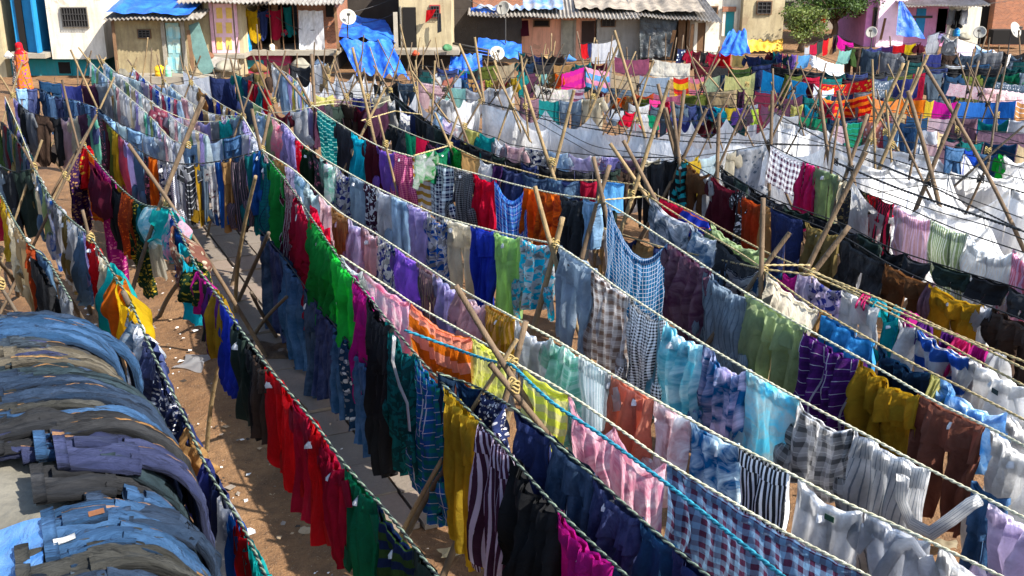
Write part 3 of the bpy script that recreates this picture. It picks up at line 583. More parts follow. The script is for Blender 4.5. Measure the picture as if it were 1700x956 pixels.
make_rope('W7', [(812, 172, 2.0), (950, 208), (1090, 222), (1200, 222), (1284, 214, 2.0)], 'the white row behind the widest one', 'thin black rope of white sheets just behind the widest white row', 'black', .006, .15)
fill('W7', 1, 815, 1280, 'pk white,sw white', .6, 1.0, 1.1, 35, .25)
make_rope('W8', [(1292, 200, 2.05), (1380, 222), (1450, 243), (1560, 262), (1700, 298), (1790, 322, 2.05)], 'the white row before the peaked sheets', 'thin black rope of white sheets before the peaked ones', 'black', .006, .2)
fill('W8', 2, 1296, 1780, 'sw white,pk white', .8, 1.3, 1.1, 36)
make_rope('M8', [(-40, 182, 2.1), (5, 205), (50, 262, 2.1)], 'the mossy left edge rope', 'short rope of dull dark clothes at the very left edge', 'black', .006, .15)
fill('M8', 1, -36, 46, 'te dark_teal,te moss,te charcoal,sh khaki,te slate,te maroon', .3, .42, .85, 37)
hang('W5', 2, '1320 1374 pk white s.15 L1.1;1374 1448 pk white s.2 L.9;1449 1526 pk white s.3 L1.1;1528 1601 pk white s.3 L1.1;1603 1691 pk white s.3 L.95;1693 1770 pk white s.3')
fill('W6', 2, 1414, 1718, 'pk white,sw white', .9, 1.3, 1.1, 34, .3)
# ------------------------------------------------------------------ the far coloured rows, hung across the view
def far(key, pts, spec, name, label, det=1, sag=.12, style='black', z0=2.1):
    pts = [tuple(p) if (len(p) > 2 or 0 < i < len(pts)-1) else (p[0], p[1], z0) for i, p in enumerate(pts)]
    make_rope(key, pts, name, label, style, .006, sag, z0)
    if spec: hang(key, det, spec)
far('R1', [(960, 72), (984, 71, 2.1), (1030, 62)], '964 975 to red B95;976 983 to navy B95;983 1027 sw white B101', 'the banner rope', 'thin rope in front of the grey shed wall, carrying the white banner')
far('R2', [(925, 124), (971, 109, 2.1), (1013, 117)], '933 971 sw hot_pink wide magenta B150;972 1012 sw sky_blue wide pink B146', 'the pink and purple rope', 'thin rope carrying a pink and purple cloth')
far('R4', [(1015, 92), (1082, 96, 2.1), (1148, 104)], '1020 1078 sw rose B120;1083 1147 sw cream B128', 'the rope below the black tarpaulin', 'thin rope below the hanging black tarpaulin')
far('R5', [(1120, 80), (1200, 88), (1292, 94)], '1125 1138 to navy pr ice_blue B104;1140 1150 te crimson B105;1150 1163 te maroon B110;1163 1175 te black B113;1175 1195 te crimson B116;1196 1213 te red B115;1216 1238 to khaki B110;1238 1262 te navy B112;1262 1290 te dark_denim B110', 'the crimson rope', 'thin rope of crimson and navy clothes left of the blue tarpaulin')
far('R3', [(1010, 119), (1062, 124), (1120, 127), (1170, 126), (1256, 119)], '1015 1061 sw beige B168;1062 1112 sw grey_blue B168;1118 1143 sw yellow wide red B162;1146 1169 sw pale_orange wide rose B176;1171 1196 sw sage B174;1197 1204 tr dark_denim B173;1204 1254 sw pale_yellow B176', 'the beige and yellow sheet rope', 'thin rope carrying beige, grey blue and pale yellow sheets')
far('R6', [(885, 137), (952, 146, 2.1), (985, 148)], '888 951 sw cream pr pale_pink B181;952 970 to rose hs pale_pink B172', 'the large cream cloth rope', 'thin rope carrying a large cream cloth')
far('R7', [(960, 151), (1020, 156), (1112, 168)], '968 985 pk grey_blue s.2 B195;985 1001 pk mauve B198;1001 1016 pk white s.2 B190;1020 1040 te orange B172;1040 1050 te tan B185;1050 1062 te maroon B178;1063 1078 te olive B188;1078 1098 to hot_pink B192;1098 1110 te crimson B185', 'the short orange and pink rope', 'thin rope with an orange cloth and a pink towel')
far('R8', [(1012, 180), (1055, 186), (1112, 194)], '1016 1036 to white B200;1038 1056 te hot_red B206;1057 1073 to light_grey B205;1075 1093 to emerald B212', 'the hot pink t-shirt rope', 'thin rope with a hot pink t-shirt right above the white sheets')
far('R9', [(1115, 170), (1180, 176), (1262, 180)], '1120 1138 te slate B195;1139 1155 te navy B195;1155 1170 te dark_denim B197;1170 1185 te navy B196;1186 1202 te cyan B190;1204 1222 to gold B198;1223 1234 te violet B205;1234 1246 te mauve B206;1247 1259 to lime B205', 'the small navy and yellow rope', 'thin rope with a navy row, one cyan and one yellow cloth')
far('R9b', [(1135, 196), (1200, 205), (1262, 212)], '1140 1152 te emerald;1165 1180 te bright_blue;1180 1192 te moss;1215 1228 te salmon;1240 1256 te plum', 'the rope behind the peaked sheets', 'thin rope half hidden behind peaked white sheets', sag=.05, z0=1.6)
far('R10', [(1262, 114), (1345, 137), (1388, 146)], '1266 1344 sw ocean B174;1345 1351 sc wine B171;1352 1385 sw pale_blue B168', 'the large blue sheet rope', 'thin rope carrying the large plain blue sheet')
far('R11', [(1360, 138), (1405, 136), (1452, 129)], '1364 1450 sw red pr gold B165', 'the red sari rope', 'thin rope carrying a red printed sari')
far('R12', [(1358, 158), (1400, 158), (1452, 152)], '1361 1450 sw red hs orange B189', 'the red and orange banded rope', 'thin rope carrying a red and orange banded cloth')
far('R17', [(1448, 128), (1485, 130), (1538, 126)], '1450 1483 sw slate pr light_grey B158;1484 1526 sw indigo B162', 'the indigo cloth rope', 'thin rope carrying an indigo cloth')
far('R13', [(1446, 160), (1520, 164), (1592, 167)], '1450 1494 sw pale_orange td orange B206;1494 1537 sw orange B206;1537 1551 sw gold B210;1551 1590 sw magenta B220', 'the orange sheet rope', 'thin rope carrying orange sheets and a magenta cloth')
far('R14', [(1585, 167), (1640, 168), (1722, 165)], '1592 1688 sw blue B219;1689 1718 sw pale_orange thin white B228', 'the right blue sheet rope', 'thin rope carrying the blue sheet near the right edge')
far('R15', [(1258, 171), (1313, 173), (1392, 170)], '1264 1312 sw plum B202;1313 1334 ta pale_yellow B204;1337 1358 ta cyan B206;1362 1387 te crimson B208', 'the tank top rope', 'thin rope with a pale yellow and a cyan tank top')
far('R16', [(1570, 136), (1640, 144), (1722, 157)], '1577 1715 sw pale_pink fl rose B168', 'the floral sheet rope', 'thin rope carrying the pale floral sheet')
far('R18', [(1330, 78), (1390, 57, 2.1), (1420, 72)], '1336 1345 sw white B90;1345 1357 sw crimson B90;1357 1367 sw black_green B88;1367 1376 sw red B89;1376 1383 sw tan B87;1383 1390 sw black B86;1391 1417 pk magenta B84', 'the rope peaking below the tree', 'thin rope peaking over a bamboo tip below the tree')
far('R19', [(1385, 83), (1450, 78), (1530, 70)], '1393 1414 to mint B104;1414 1432 te moss B108;1432 1446 te navy B110;1446 1464 sw indigo B113;1464 1483 sw dark_purple B116;1483 1503 sw red B113;1503 1521 to yellow B90;1522 1529 te maroon B90', 'the mint and purple rope', 'thin rope with mint, navy and purple cloths')
far('R20', [(1533, 62), (1562, 52, 2.1), (1592, 64), (1650, 82), (1700, 94)], '1541 1558 tr light_grey B94;1567 1589 te grey B92;1591 1618 sw lilac B106;1620 1648 te pale_blue B112;1649 1678 sw white B110;1680 1698 te slate B118', 'the pale rope below the pink house', 'thin rope of pale clothes below the pink house')
far('R21', [(1275, 84), (1325, 91), (1350, 90), (1405, 108)], '1278 1284 te maroon;1284 1292 te teal;1292 1299 te indigo;1299 1307 te rose;1307 1315 te dark_teal;1315 1323 te violet;1325 1345 to sky_blue B112;1345 1401 sw light_grey thin white B119', 'the rope left of the tree foot', 'thin rope of small dark clothes left of the tree', sag=.05)
far('R22', [(1278, 106), (1400, 121), (1560, 113), (1700, 110)], None, 'the dark net rope', 'thick black rope bundle across the far yard')
far('R31', [(1535, 117), (1620, 124), (1710, 120)], None, 'the dull row near the right edge', 'thin rope of dull clothes near the right edge')
far('R32', [(1648, 132), (1712, 142)], '1652 1708 sw slate fl light_grey B156', 'the slate sheet rope', 'short rope carrying a slate patterned sheet')
far('R23', [(1380, 206), (1440, 200), (1525, 204)], '1385 1406 sw pale_pink fl rose B235;1407 1437 sw emerald thin teal B243;1438 1467 sw salmon pr white B240;1468 1494 je light_denim B245;1494 1522 je denim_blue B250', 'the green knitted cloth rope', 'thin rope with a green banded cloth and faded jeans')
far('R24', [(1500, 211), (1548, 215), (1600, 226)], '1524 1556 to light_grey B235;1557 1572 to beige B260;1573 1596 te dark_teal B240', 'the short teal rope', 'thin rope with a dark teal t-shirt')
far('R25', [(1562, 240), (1640, 252), (1712, 264)], '1568 1600 je denim_blue L.6;1601 1616 te bright_blue L.5;1616 1657 so light_denim td denim_blue L.55;1658 1668 te bright_green L.4;1668 1708 te white L.4', 'the denim shorts and green cloth rope', 'thin rope with faded denim shorts above peaked white sheets')
far('R26', [(1618, 216), (1722, 222)], '1624 1720 sw mauve B268', 'the dusty pink sheet rope', 'thin rope carrying a dusty pink sheet')
far('R27', [(735, 126), (800, 132), (862, 128)], '740 752 te salmon B160;754 766 to pale_blue B152;766 775 te denim_blue B165;776 787 te tan B165;788 797 te navy B172;798 805 te salmon B150;806 815 te yellow_green B150;816 828 te tan B168;828 848 te crimson B160;848 858 te gold B150', 'the small bright rope', 'thin rope of small bright clothes beyond the white sheets')
far('R28', [(858, 118), (900, 122), (935, 120)], '860 871 te teal B160;872 888 te plum B160;889 898 to pale_yellow B142;898 908 to mint B142;909 922 te khaki pr cream B142;922 935 te orange B142', 'the plum and mint rope', 'thin rope with a plum t-shirt and mint towel')
far('R29', [(856, 84), (895, 92), (940, 90)], '860 872 te dark_teal B112;873 885 te black B118;886 900 te navy B108;902 918 te black B118;918 936 te dark_brown B120', 'the dark rope by the salmon wall', 'thin rope of dark clothes in front of the salmon wall')
far('R30', [(696, 118), (750, 122), (800, 112)], '700 712 te dark_teal;714 726 te white;730 742 te slate;760 775 te bright_blue;780 795 te black', 'the rope right of the blue tarpaulin', 'thin rope right of the draped blue tarpaulin')
fill('R22', 1, 1280, 1698, 'so black,so charcoal,so navy,so dark_teal', .4, .7, .22, 61); fill('R31', 1, 1538, 1705, 'te dark_teal,te denim_blue,te olive,te slate,te grey_blue,te emerald,te rust', .35, .5, .7, 62)

# ------------------------------------------------------------------ bamboo
BAM = [plain('bamboo_pale', '86714f', .75, .6, 3, .4, hex2='4c3f2e', stretch=(3, 3, .6)), plain('bamboo_brown', '665440', .8, .6, 3, .4, hex2='372c22', stretch=(3, 3, .6)), plain('bamboo_grey', '564b3e', .7, .5, 3, .3, hex2='3c3228', stretch=(3, 3, .6))]
POLES = []
def pole(lo, hi, r, mat=0, label=None):
    lo = np.array(lo, float); hi = np.array(hi, float); L = np.linalg.norm(hi-lo); rr = random.Random(len(POLES)*3+1)
    n = max(8, int(L/.09)); P = []; Rr = []
    bend = np.array([rr.uniform(-.045, .045), rr.uniform(-.045, .045), 0])*L*.6; node = .3*rr.uniform(.8, 1.2); last = 0
    ts = []; t = 0
    while t < L: 
        ts += [(t, 1.0), (min(L, t+.012), 1.0), (min(L, t+.022), 1.13), (min(L, t+.034), 1.0)]; t += node
        ts.append((min(L, t-.01), 1.0))
    ts = sorted(set((round(a, 4), b) for a, b in ts if a <= L)); ts.append((L, 1.0))
    for a, k in ts:
        f = a/L; P.append(lo+(hi-lo)*f+bend*math.sin(math.pi*f)); Rr.append(r*k*(1.12-.28*f))
    mb = MB(); mb.tube(P, Rr, n=7); o = mb.build('bamboo_pole', BAM[mat], smooth=True)
    POLES.append((o, lo, hi, r, mat, label)); return o
TIES = plain('tie_twine', '94804f', .9, .4, 10, .5, bscale=90)
TIESD = plain('tie_black', '1c1c1e', .9, .4, 10, .5, bscale=90)
def cross(cx, cy, tops, z=2.1, r=.02, mat=None, tie=0):
    """poles through one lashing: each given by the picture point of its top"""
    P = atz(cx, cy, z); n = np.array([P[0], P[1], 0]); n /= np.linalg.norm(n)   # plane across the line of sight
    for i, tp in enumerate(tops):
        tx, ty = tp[0], tp[1]; d = ray(tx, ty); t = ((P-EYE) @ n)/(d @ n); T = EYE+d*t
        off = n*(.03 if i % 2 else -.03)*1.2
        rr = tp[2] if len(tp) > 2 else r; dirv = T-P
        if dirv[2] < .1: dirv[2] = .1
        k = P[2]/dirv[2]; horiz = np.linalg.norm(dirv[:2])*k
        if horiz > 1.5: k2 = 1.5/np.linalg.norm(dirv[:2]); lo = P-dirv*min(k, k2); lo[2] = 0 if k2 < k else lo[2]
        else: lo = P-dirv*k
        lo[2] = -.02
        m = mat if mat is not None else (i+int(cx)) % 3 if (i+int(cx)) % 3 < 2 else 1
        pole(lo+off, T+off, rr, m)
    mb = MB()
    for k in range(4):
        a = k*.9; R0 = .04; ring = [P+np.array([math.cos(a+t)*R0, math.sin(a+t)*R0, (k-1.5)*.022+.02*math.sin(t*2+a)]) for t in np.linspace(0, 6.28, 11)]
        mb.tube(ring, .008, n=5)
    o = mb.build('rope_lashing', TIESD if tie else TIES, smooth=True); POLES.append((o, P, P, .03, 9, None))
def strut(bx, by, cx, cy, z=2.1, ext=.4, r=.022, mat=1):
    lo = atz(bx, by, 0); hi = atz(cx, cy, z); d = hi-lo; pole(lo, hi+d/np.linalg.norm(d)*ext, r, mat)
cross(22, 158, [(-2, 122), (37, 103)], mat=0); cross(56, 277, [(37, 243), (70, 233)]); cross(160, 185, [(117, 82), (190, 128)], mat=0); cross(138, 240, [(103, 132), (160, 196)], mat=1)
cross(147, 100, [(130, 78), (152, 84)], tie=0); cross(278, 338, [(213, 238), (337, 162)], mat=1, r=.026); cross(150, 394, [(137, 347)], mat=1)
cross(110, 292, [(160, 190)], mat=1); cross(0, 470, [(-20, 440)], mat=2)
strut(318, 713, 215, 505, 2.0, .2, .03, 2); strut(166, 582, 103, 480, 1.4, .3, .03, 2); strut(343, 748, 372, 592, 1.35, .5, .022, 0); strut(390, 520, 418, 335, 2.0, .5, .026, 0)
strut(265, 524, 300, 470, 1.0, .6, .03, 2); strut(508, 682, 430, 585, 1.5, .2, .028, 2); strut(668, 905, 715, 822, .8, .5, .03, 2); strut(395, 500, 440, 400, 1.5, .3, .028, 2); strut(460, 560, 425, 500, .9, .3, .024, 2); strut(420, 560, 470, 500, 1.0, .2, .024, 2)
strut(30, 490, 0, 440, 1.0, .4, .03, 2); strut(150, 520, 120, 470, 1.1, .4, .03, 2)
cross(435, 247, [(418, 180), (448, 188)], r=.03, mat=1); cross(404, 193, [(382, 95), (420, 140)], mat=1); cross(455, 166, [(420, 91), (474, 84)], mat=1); cross(449, 180, [(427, 136)], mat=1); cross(517, 174, [(453, 103), (517, 90, .035), (493, 128)], mat=1, r=.026)
cross(317, 137, [(333, 92), (308, 110)]); cross(272, 135, [(262, 102), (276, 100)]); cross(222, 112, [(228, 95), (212, 99)]); cross(170, 102, [(164, 90), (176, 95)]); cross(312, 240, [(340, 165)], mat=1)
cross(612, 203, [(585, 78, .028), (640, 145)], mat=0, r=.026); cross(648, 150, [(620, 108), (662, 104)], mat=1); cross(690, 148, [(664, 40), (690, 100)], mat=0); cross(545, 128, [(527, 92), (560, 84)]); cross(575, 160, [(553, 104), (604, 118)], mat=1); cross(610, 160, [(604, 112), (625, 116)], mat=1)
cross(640, 238, [(628, 190)], mat=0); cross(747, 241, [(722, 186), (760, 193)], mat=0); cross(745, 147, [(732, 98), (758, 125)], mat=1); cross(771, 209, [(745, 147), (800, 165)], mat=1)
cross(717, 160, [(722, 100), (683, 118)], mat=0); cross(798, 168, [(762, 72, .028), (788, 62)], mat=0, r=.026); cross(850, 176, [(820, 100), (875, 98), (818, 112)], mat=0); cross(872, 176, [(865, 92)], mat=0)
cross(917, 268, [(870, 141, .028), (953, 150, .028)], mat=0); cross(1048, 322, [(1112, 133, .029)], mat=0); cross(1128, 262, [(1173, 180, .028), (1092, 140), (1116, 168), (1136, 150), (1105, 178)], mat=1, r=.03, tie=1)
cross(1057, 308, [(1013, 237, .028)], mat=0); cross(1082, 326, [(1035, 232, .029)], mat=1); cross(998, 332, [(985, 259, .029), (1012, 275)], mat=1, tie=0, r=.033); cross(922, 405, [(888, 308, .029), (934, 362)], mat=0, r=.034)
cross(851, 602, [(757, 471, .028), (873, 536, .029)], mat=1, r=.036, tie=0); cross(853, 640, [(814, 601, .028)], mat=1); cross(835, 600, [(858, 560)], mat=0)
cross(1268, 446, [(1267, 327, .029), (1311, 388, .028)], mat=1); cross(1345, 452, [(1437, 251, .028), (1410, 377, .031)], mat=1, r=.03)
cross(1278, 238, [(1282, 150, .03), (1318, 150), (1245, 160)], mat=1, tie=1); cross(1195, 280, [(1194, 187, .03), (1243, 165)], mat=1, tie=1); cross(1374, 240, [(1360, 148, .032), (1395, 175)], mat=1, tie=1); cross(1386, 268, [(1392, 195)], mat=1, tie=1)
cross(1412, 280, [(1391, 150, .03), (1440, 190, .03)], mat=1, tie=1); cross(1540, 305, [(1507, 150, .032), (1592, 172, .032)], mat=1, tie=1); cross(1628, 297, [(1535, 108, .028), (1641, 271)], mat=1, tie=1); cross(1514, 262, [(1472, 170), (1530, 190)], mat=1, tie=1)
cross(1280, 180, [(1283, 113), (1325, 103)], mat=1); cross(1450, 235, [(1448, 98), (1500, 105, .032)], mat=0); cross(1480, 240, [(1540, 90, .032), (1470, 150)], mat=0); cross(1470, 220, [(1508, 100), (1440, 160)], mat=0); cross(1590, 215, [(1625, 100), (1575, 165)], mat=1); cross(1655, 190, [(1656, 155), (1672, 95)], mat=2); cross(1640, 250, [(1700, 208), (1655, 170)], mat=2)
cross(1060, 200, [(1020, 50, .028), (1085, 100)], mat=0); cross(985, 160, [(1028, 70, .028), (990, 95)], mat=0); cross(1240, 140, [(1150, 95), (1200, 100)], mat=0); cross(1165, 140, [(1148, 100), (1195, 98)], mat=0)
rq = random.Random(91)
for i in range(30):                                           # thicket of thin crossed poles over the far rows
    cx_ = rq.uniform(840, 1690) if i < 23 else rq.uniform(560, 860); cy_ = rq.uniform(140, 215) if i < 23 else rq.uniform(120, 165); hh = rq.uniform(38, 78)
    cross(cx_, cy_, [(cx_-rq.uniform(8, 34), cy_-hh, .015), (cx_+rq.uniform(8, 36), cy_-hh*rq.uniform(.7, 1.1), .016)], r=.016, mat=rq.choice([0, 1, 1, 2]), tie=1)
def vpole(x, yt, yb, r=.022, mat=1, lean=0.0):                # upright pole: foot and top rows
    lo = atz(x, yb, 0); top = lo.copy(); top[2] = zat(lo, yt); top += np.array([lean, 0, 0]); pole(lo, top, r, mat)
rv = random.Random(5)
for (x, yt, yb) in [(310, 92, 140), (520, 70, 160), (595, 58, 170), (680, 62, 175), (668, 70, 180), (702, 75, 180), (730, 62, 175), (742, 85, 190), (806, 82, 185), (845, 84, 190), (890, 72, 190), (900, 68, 190), (912, 55, 190), (925, 80, 190), (960, 62, 185), (981, 52, 190), (1000, 66, 200), (1008, 58, 200), (1045, 78, 190), (1054, 90, 190), (1076, 60, 180), (1093, 62, 180), (1107, 55, 185), (1110, 58, 215), (1255, 92, 215), (1362, 90, 230), (1414, 88, 205),
    (1425, 110, 215), (1461, 90, 215), (1475, 92, 235), (1488, 60, 190), (1530, 85, 200), (1592, 60, 215), (1620, 62, 210), (1650, 75, 215), (1688, 50, 200), (1604, 120, 240), (1380, 110, 220), (1400, 150, 260), (1330, 118, 225), (1300, 120, 215), (1520, 130, 250)]:
    vpole(x, yt, yb, rv.uniform(.017, .026), rv.choice([0, 1, 1]), rv.uniform(-.45, .45))
for (x, yt, yb) in [(95, 128, 190), (70, 118, 190), (195, 92, 175), (205, 100, 175), (230, 62, 160), (250, 80, 165), (280, 90, 170), (345, 105, 190), (362, 75, 190), (385, 60, 190), (375, 115, 200), (410, 98, 190), (440, 85, 190), (445, 40, 185), (480, 88, 200), (400, 105, 195), (130, 100, 180), (500, 95, 190), (535, 80, 180), (552, 88, 185)]:
    vpole(x, yt, yb, rv.uniform(.017, .024), rv.choice([0, 1, 1]), rv.uniform(-.5, .5))
# bare black cables over the white field
def cable(pts, sag, label, r=.008):
    rp = Rope([tuple(p) if len(p) > 2 else (p[0], p[1]) for p in pts], 'cable', sag, 2.25)
    rope_mesh(rp, label, 'black', r, 'bare black ropes over the white sheets')
for i, (pts, sg, lb) in enumerate([
  ([(800, 172, 2.3), (1025, 214), (1278, 236, 2.3)], .2, 'bare black rope across the white sheets left of the checked cloth'),
  ([(850, 178, 2.25), (950, 236), (1000, 259), (1128, 262, 2.2)], .3, 'bare black rope crossing below the long white row'),
  ([(872, 175, 2.3), (980, 240), (1085, 256), (1128, 262, 2.2)], .2, 'bare black rope slanting to the thick lashed bamboo'),
  ([(1278, 240, 2.2), (1374, 242, 2.2)], .05, 'short bare black rope left of the black lashings'),
  ([(1385, 268, 2.2), (1412, 278, 2.2)], .02, 'very short black rope between two lashings'),
  ([(1400, 296, 2.2), (1628, 297, 2.2)], .08, 'level bare black rope across the white sheets'),
  ([(1386, 269, 2.25), (1500, 316), (1697, 383, 2.25)], .1, 'thick black rope sloping over the nearest white sheets'),
  ([(1437, 262, 2.2), (1540, 304), (1697, 362, 2.2)], .1, 'black rope passing the lashing in the white sheets'),
  ([(1456, 320, 2.2), (1540, 306, 2.2)], .03, 'black rope rising to the lashing in the white sheets'),
  ([(1270, 212, 2.3), (1374, 240, 2.2)], .05, 'black rope behind the purple checked cloth'),
  ([(1445, 180, 2.2), (1580, 192), (1700, 200, 2.2)], .05, 'bare black rope across the orange and blue sheets'),
  ([(1445, 192, 2.2), (1580, 206), (1700, 238, 2.2)], .05, 'lower bare black rope across the magenta cloth'),
  ([(1540, 210, 2.2), (1700, 262, 2.2)], .05, 'black rope falling to the right over the denim shorts'),
  ([(1015, 130, 2.2), (1130, 150), (1280, 160, 2.2)], .05, 'black rope across the beige and yellow sheets'),
  ([(1115, 150, 2.2), (1270, 172, 2.2)], .05, 'black rope above the small navy clothes'),
  ([(640, 152, 2.3), (700, 200), (800, 250, 2.2)], .2, 'bare black rope over the black trousers'),
  ([(650, 120, 2.3), (720, 128), (800, 116, 2.3)], .1, 'thin black rope near the draped blue tarpaulin'),
  ([(520, 120, 2.3), (580, 150), (650, 150, 2.3)], .1, 'thin black rope over the first white row')]):
    cable(pts, sg, lb, .006 if i not in (6,) else .013)
for (pts, lb) in [([(1345, 447, 2.15), (1462, 505), (1600, 563), (1700, 612, 2.1), (1800, 660, 2.1)], 'second strand of yellow twine by the magenta scarves'), ([(1268, 440, 2.2), (1345, 440, 2.2)], 'short yellow twine between the two thick poles'), ([(998, 332, 2.1), (1085, 325, 2.1)], 'short yellow twine between bamboo crosses'),
    ([(600, 200, 2.15), (655, 184, 2.15), (700, 190, 2.1)], 'yellow twine beside the black trousers'), ([(517, 172, 2.1), (560, 166), (620, 172, 2.1)], 'pale twine behind the teal banded towel')]:
    rp = Rope(pts, 'twine', .06, 2.1); rope_mesh(rp, lb, 'twine', .009)
# ------------------------------------------------------------------ ground, paving
def ground():
    nt = NT('dirt'); tc = nt.n('ShaderNodeTexCoord'); v = tc.outputs['Object']
    m = nt.ramp(nt.noise(v, .8, 6, .65, .4), .35, .68)
    base = nt.mix(m, lin('684c34'), lin('876748'))
    m2 = nt.ramp(nt.noise(v, 5, 5, .7), .45, .7); base = nt.mix(nt.math('MULTIPLY', m2, .6), base, lin('46362a'))
    m3 = nt.math('GREATER_THAN', nt.noise(v, 60, 2, .6), .68); base = nt.mix(nt.math('MULTIPLY', m3, .6), base, lin('b09a80'))
    m4 = nt.math('GREATER_THAN', nt.noise(v, 38, 3, .7), .66); base = nt.mix(nt.math('MULTIPLY', m4, .6), base, lin('3a2c22'))
    b = nt.n('ShaderNodeBump', Strength=1.0, Distance=.09)
    h = nt.math('ADD', nt.noise(v, 3, 6, .7), nt.math('MULTIPLY', nt.noise(v, 40, 4, .7), .35)); nt.l(h, b.inputs['Height'])
    d = nt.n('ShaderNodeBsdfPrincipled', Roughness=.95); d.inputs['Specular IOR Level'].default_value = .15
    nt.l(base, d.inputs['Base Color']); nt.l(b.outputs[0], d.inputs['Normal']); nt.l(d.outputs[0], nt.out.inputs[0])
    r = random.Random(3); V = []; F = []
    xs = np.concatenate([np.linspace(-300, -14, 8), np.arange(-13, 22, .25), np.linspace(23, 300, 8)]); ys = np.concatenate([np.linspace(-60, 2, 5), np.arange(2.5, 24, .25), np.linspace(25, 400, 10)])
    for y in ys:
        for x in xs:
            z = .025*math.sin(x*1.7+y*.6)+.02*math.sin(x*.5-y*1.9+1)+.012*math.sin(x*5.1+y*3.3)+r.uniform(-.01, .01) if -13 < x < 22 and 2 < y < 24 else 0
            sx = x*VD[0]+y*VD[1]; 
            if 2.5 < sx < 3.9: z = min(z, 0)*.3-.02
            V.append((x, y, z-.035))
    nx = len(xs); F = [(j*nx+i, j*nx+i+1, (j+1)*nx+i+1, (j+1)*nx+i) for j in range(len(ys)-1) for i in range(nx-1)]
    o = build('ground', V, F, nt.m); tag(o, kind='structure')
ground()
mb = MB(); rs = random.Random(8); slabm = [plain('slab_stone', '6b6258', .85, .5, 2.5, .35, hex2='5c5248', bscale=25), plain('slab_stone_warm', '75675c', .85, .5, 2.5, .35, hex2='665a4c', bscale=25)]
t = 8.45; 
while t < 24:
    L = rs.uniform(.62, .8)
    for (a, b) in ((2.55, 3.02), (3.035, 3.5), (3.515, 3.95)):
        j = rs.uniform(-.03, .03); z = rs.uniform(.006, .04)
        c = [st(a, t+j), st(b-.015, t+j), st(b-.02, t+L-.035+j), st(a, t+L-.03+j)]
        V = [p+np.array([0, 0, zz]) for zz in (-.05, z) for p in c]
        mb.add(V, [(4, 5, 6, 7), (0, 1, 5, 4), (1, 2, 6, 5), (2, 3, 7, 6), (3, 0, 4, 7)], m=rs.choice([0, 0, 1]))
    t += L
o = mb.build('path', slabm); tag(o, kind='structure')
# litter: scraps of paper and cloth nobody could count
mb = MB(); r = random.Random(12)
for i in range(620):
    s = r.uniform(.7, 3.0) if i < 480 else r.uniform(6, 9); t = r.uniform(5.5, 18)
    p = st(s, t); a = r.uniform(0, 6.28); k = r.choice([.01, .012, .015, .02, .03]) if i % 12 else r.uniform(.03, .06)
    q = [p+np.array([math.cos(a+w)*k*r.uniform(.6, 1.3), math.sin(a+w)*k*r.uniform(.6, 1.3), r.uniform(.0, .015)]) for w in (0, 1.5, 3.1, 4.6)]
    mb.add(q, [(0, 1, 2, 3)], m=r.choice([0, 0, 1, 2, 3]))
o = mb.build('litter', [plain('scrap_white', 'cfcbc4', var=.2, bump=0), plain('scrap_tan', 'a38a6a', var=.2, bump=0), plain('scrap_dark', '33291f', var=.2, bump=0), plain('stone_grey', '7d7266', var=.3)]); tag(o, 'scattered paper scraps and pebbles on the dirt', 'litter', kind='stuff')
def crumple(name, px, py, w, l, mat, label, cat, seed, z=0.0, h=.06):
    c = atz(px, py, z); r = random.Random(seed); n = 14; V = []; ph = [r.uniform(0, 6) for _ in range(4)]; an = r.uniform(0, 3)
    for j in range(n+1):
        for i in range(n+1):
            u, v = i/n-.5, j/n-.5; rr = 1+.25*math.sin(5*u+ph[0])*math.cos(4*v+ph[1])
            x, y = u*w*rr, v*l*(1+.2*math.sin(6*u+ph[2])); zz = h*(.55+.45*math.sin(9*u+ph[0]+3*v)*math.sin(7*v+ph[3]))*(1-.8*max(abs(u), abs(v))*2*.9)
            V.append((c[0]+x*math.cos(an)-y*math.sin(an), c[1]+x*math.sin(an)+y*math.cos(an), z+max(.004, zz)))
    F = [(j*(n+1)+i, j*(n+1)+i+1, (j+1)*(n+1)+i+1, (j+1)*(n+1)+i) for j in range(n) for i in range(n)]
    o = build(name, V, F, mat); tag(o, label, cat); return o
crumple('rag', 322, 602, .5, .34, cloth('light_grey', 'td', 'white'), 'torn grey rag lying on the dirt left of the blue scarf', 'rag', 1)
crumple('rag', 355, 562, .12, .1, cloth('pale_pink', '', 'white'), 'small pink scrap of cloth on the dirt above the grey rag', 'rag', 2)
crumple('cardboard_piece', 508, 880, .12, .12, plain('cardboard', 'a08a6c'), 'small square of cardboard on the dirt by the red t-shirts', 'cardboard', 3, h=.02)
crumple('plastic_bag', 748, 918, .2, .14, plain('bag_tan', 'a2906c'), 'crumpled tan bag on the dirt under the mustard trousers', 'bag', 4)
crumple('rag', 252, 545, .12, .1, cloth('white'), 'white scrap lying on the dirt beside the yellow scarf', 'rag', 5)
crumple('rag', 1570, 905, .2, .15, cloth('sand'), 'sandy scrap on the dirt beside the hanging blue jeans leg', 'rag', 6)
crumple('twig_pile', 448, 585, .6, .5, plain('twig', '4a3828', var=.6, bump=.8), 'low heap of dark rubbish under the hanging jeans', 'rubbish heap', 7, h=.14)
crumple('twig_pile', 15, 250, 1.6, 1.6, plain('twig', '4a3828'), 'heap of dry twigs behind the left edge clothes', 'rubbish heap', 8, h=.3)

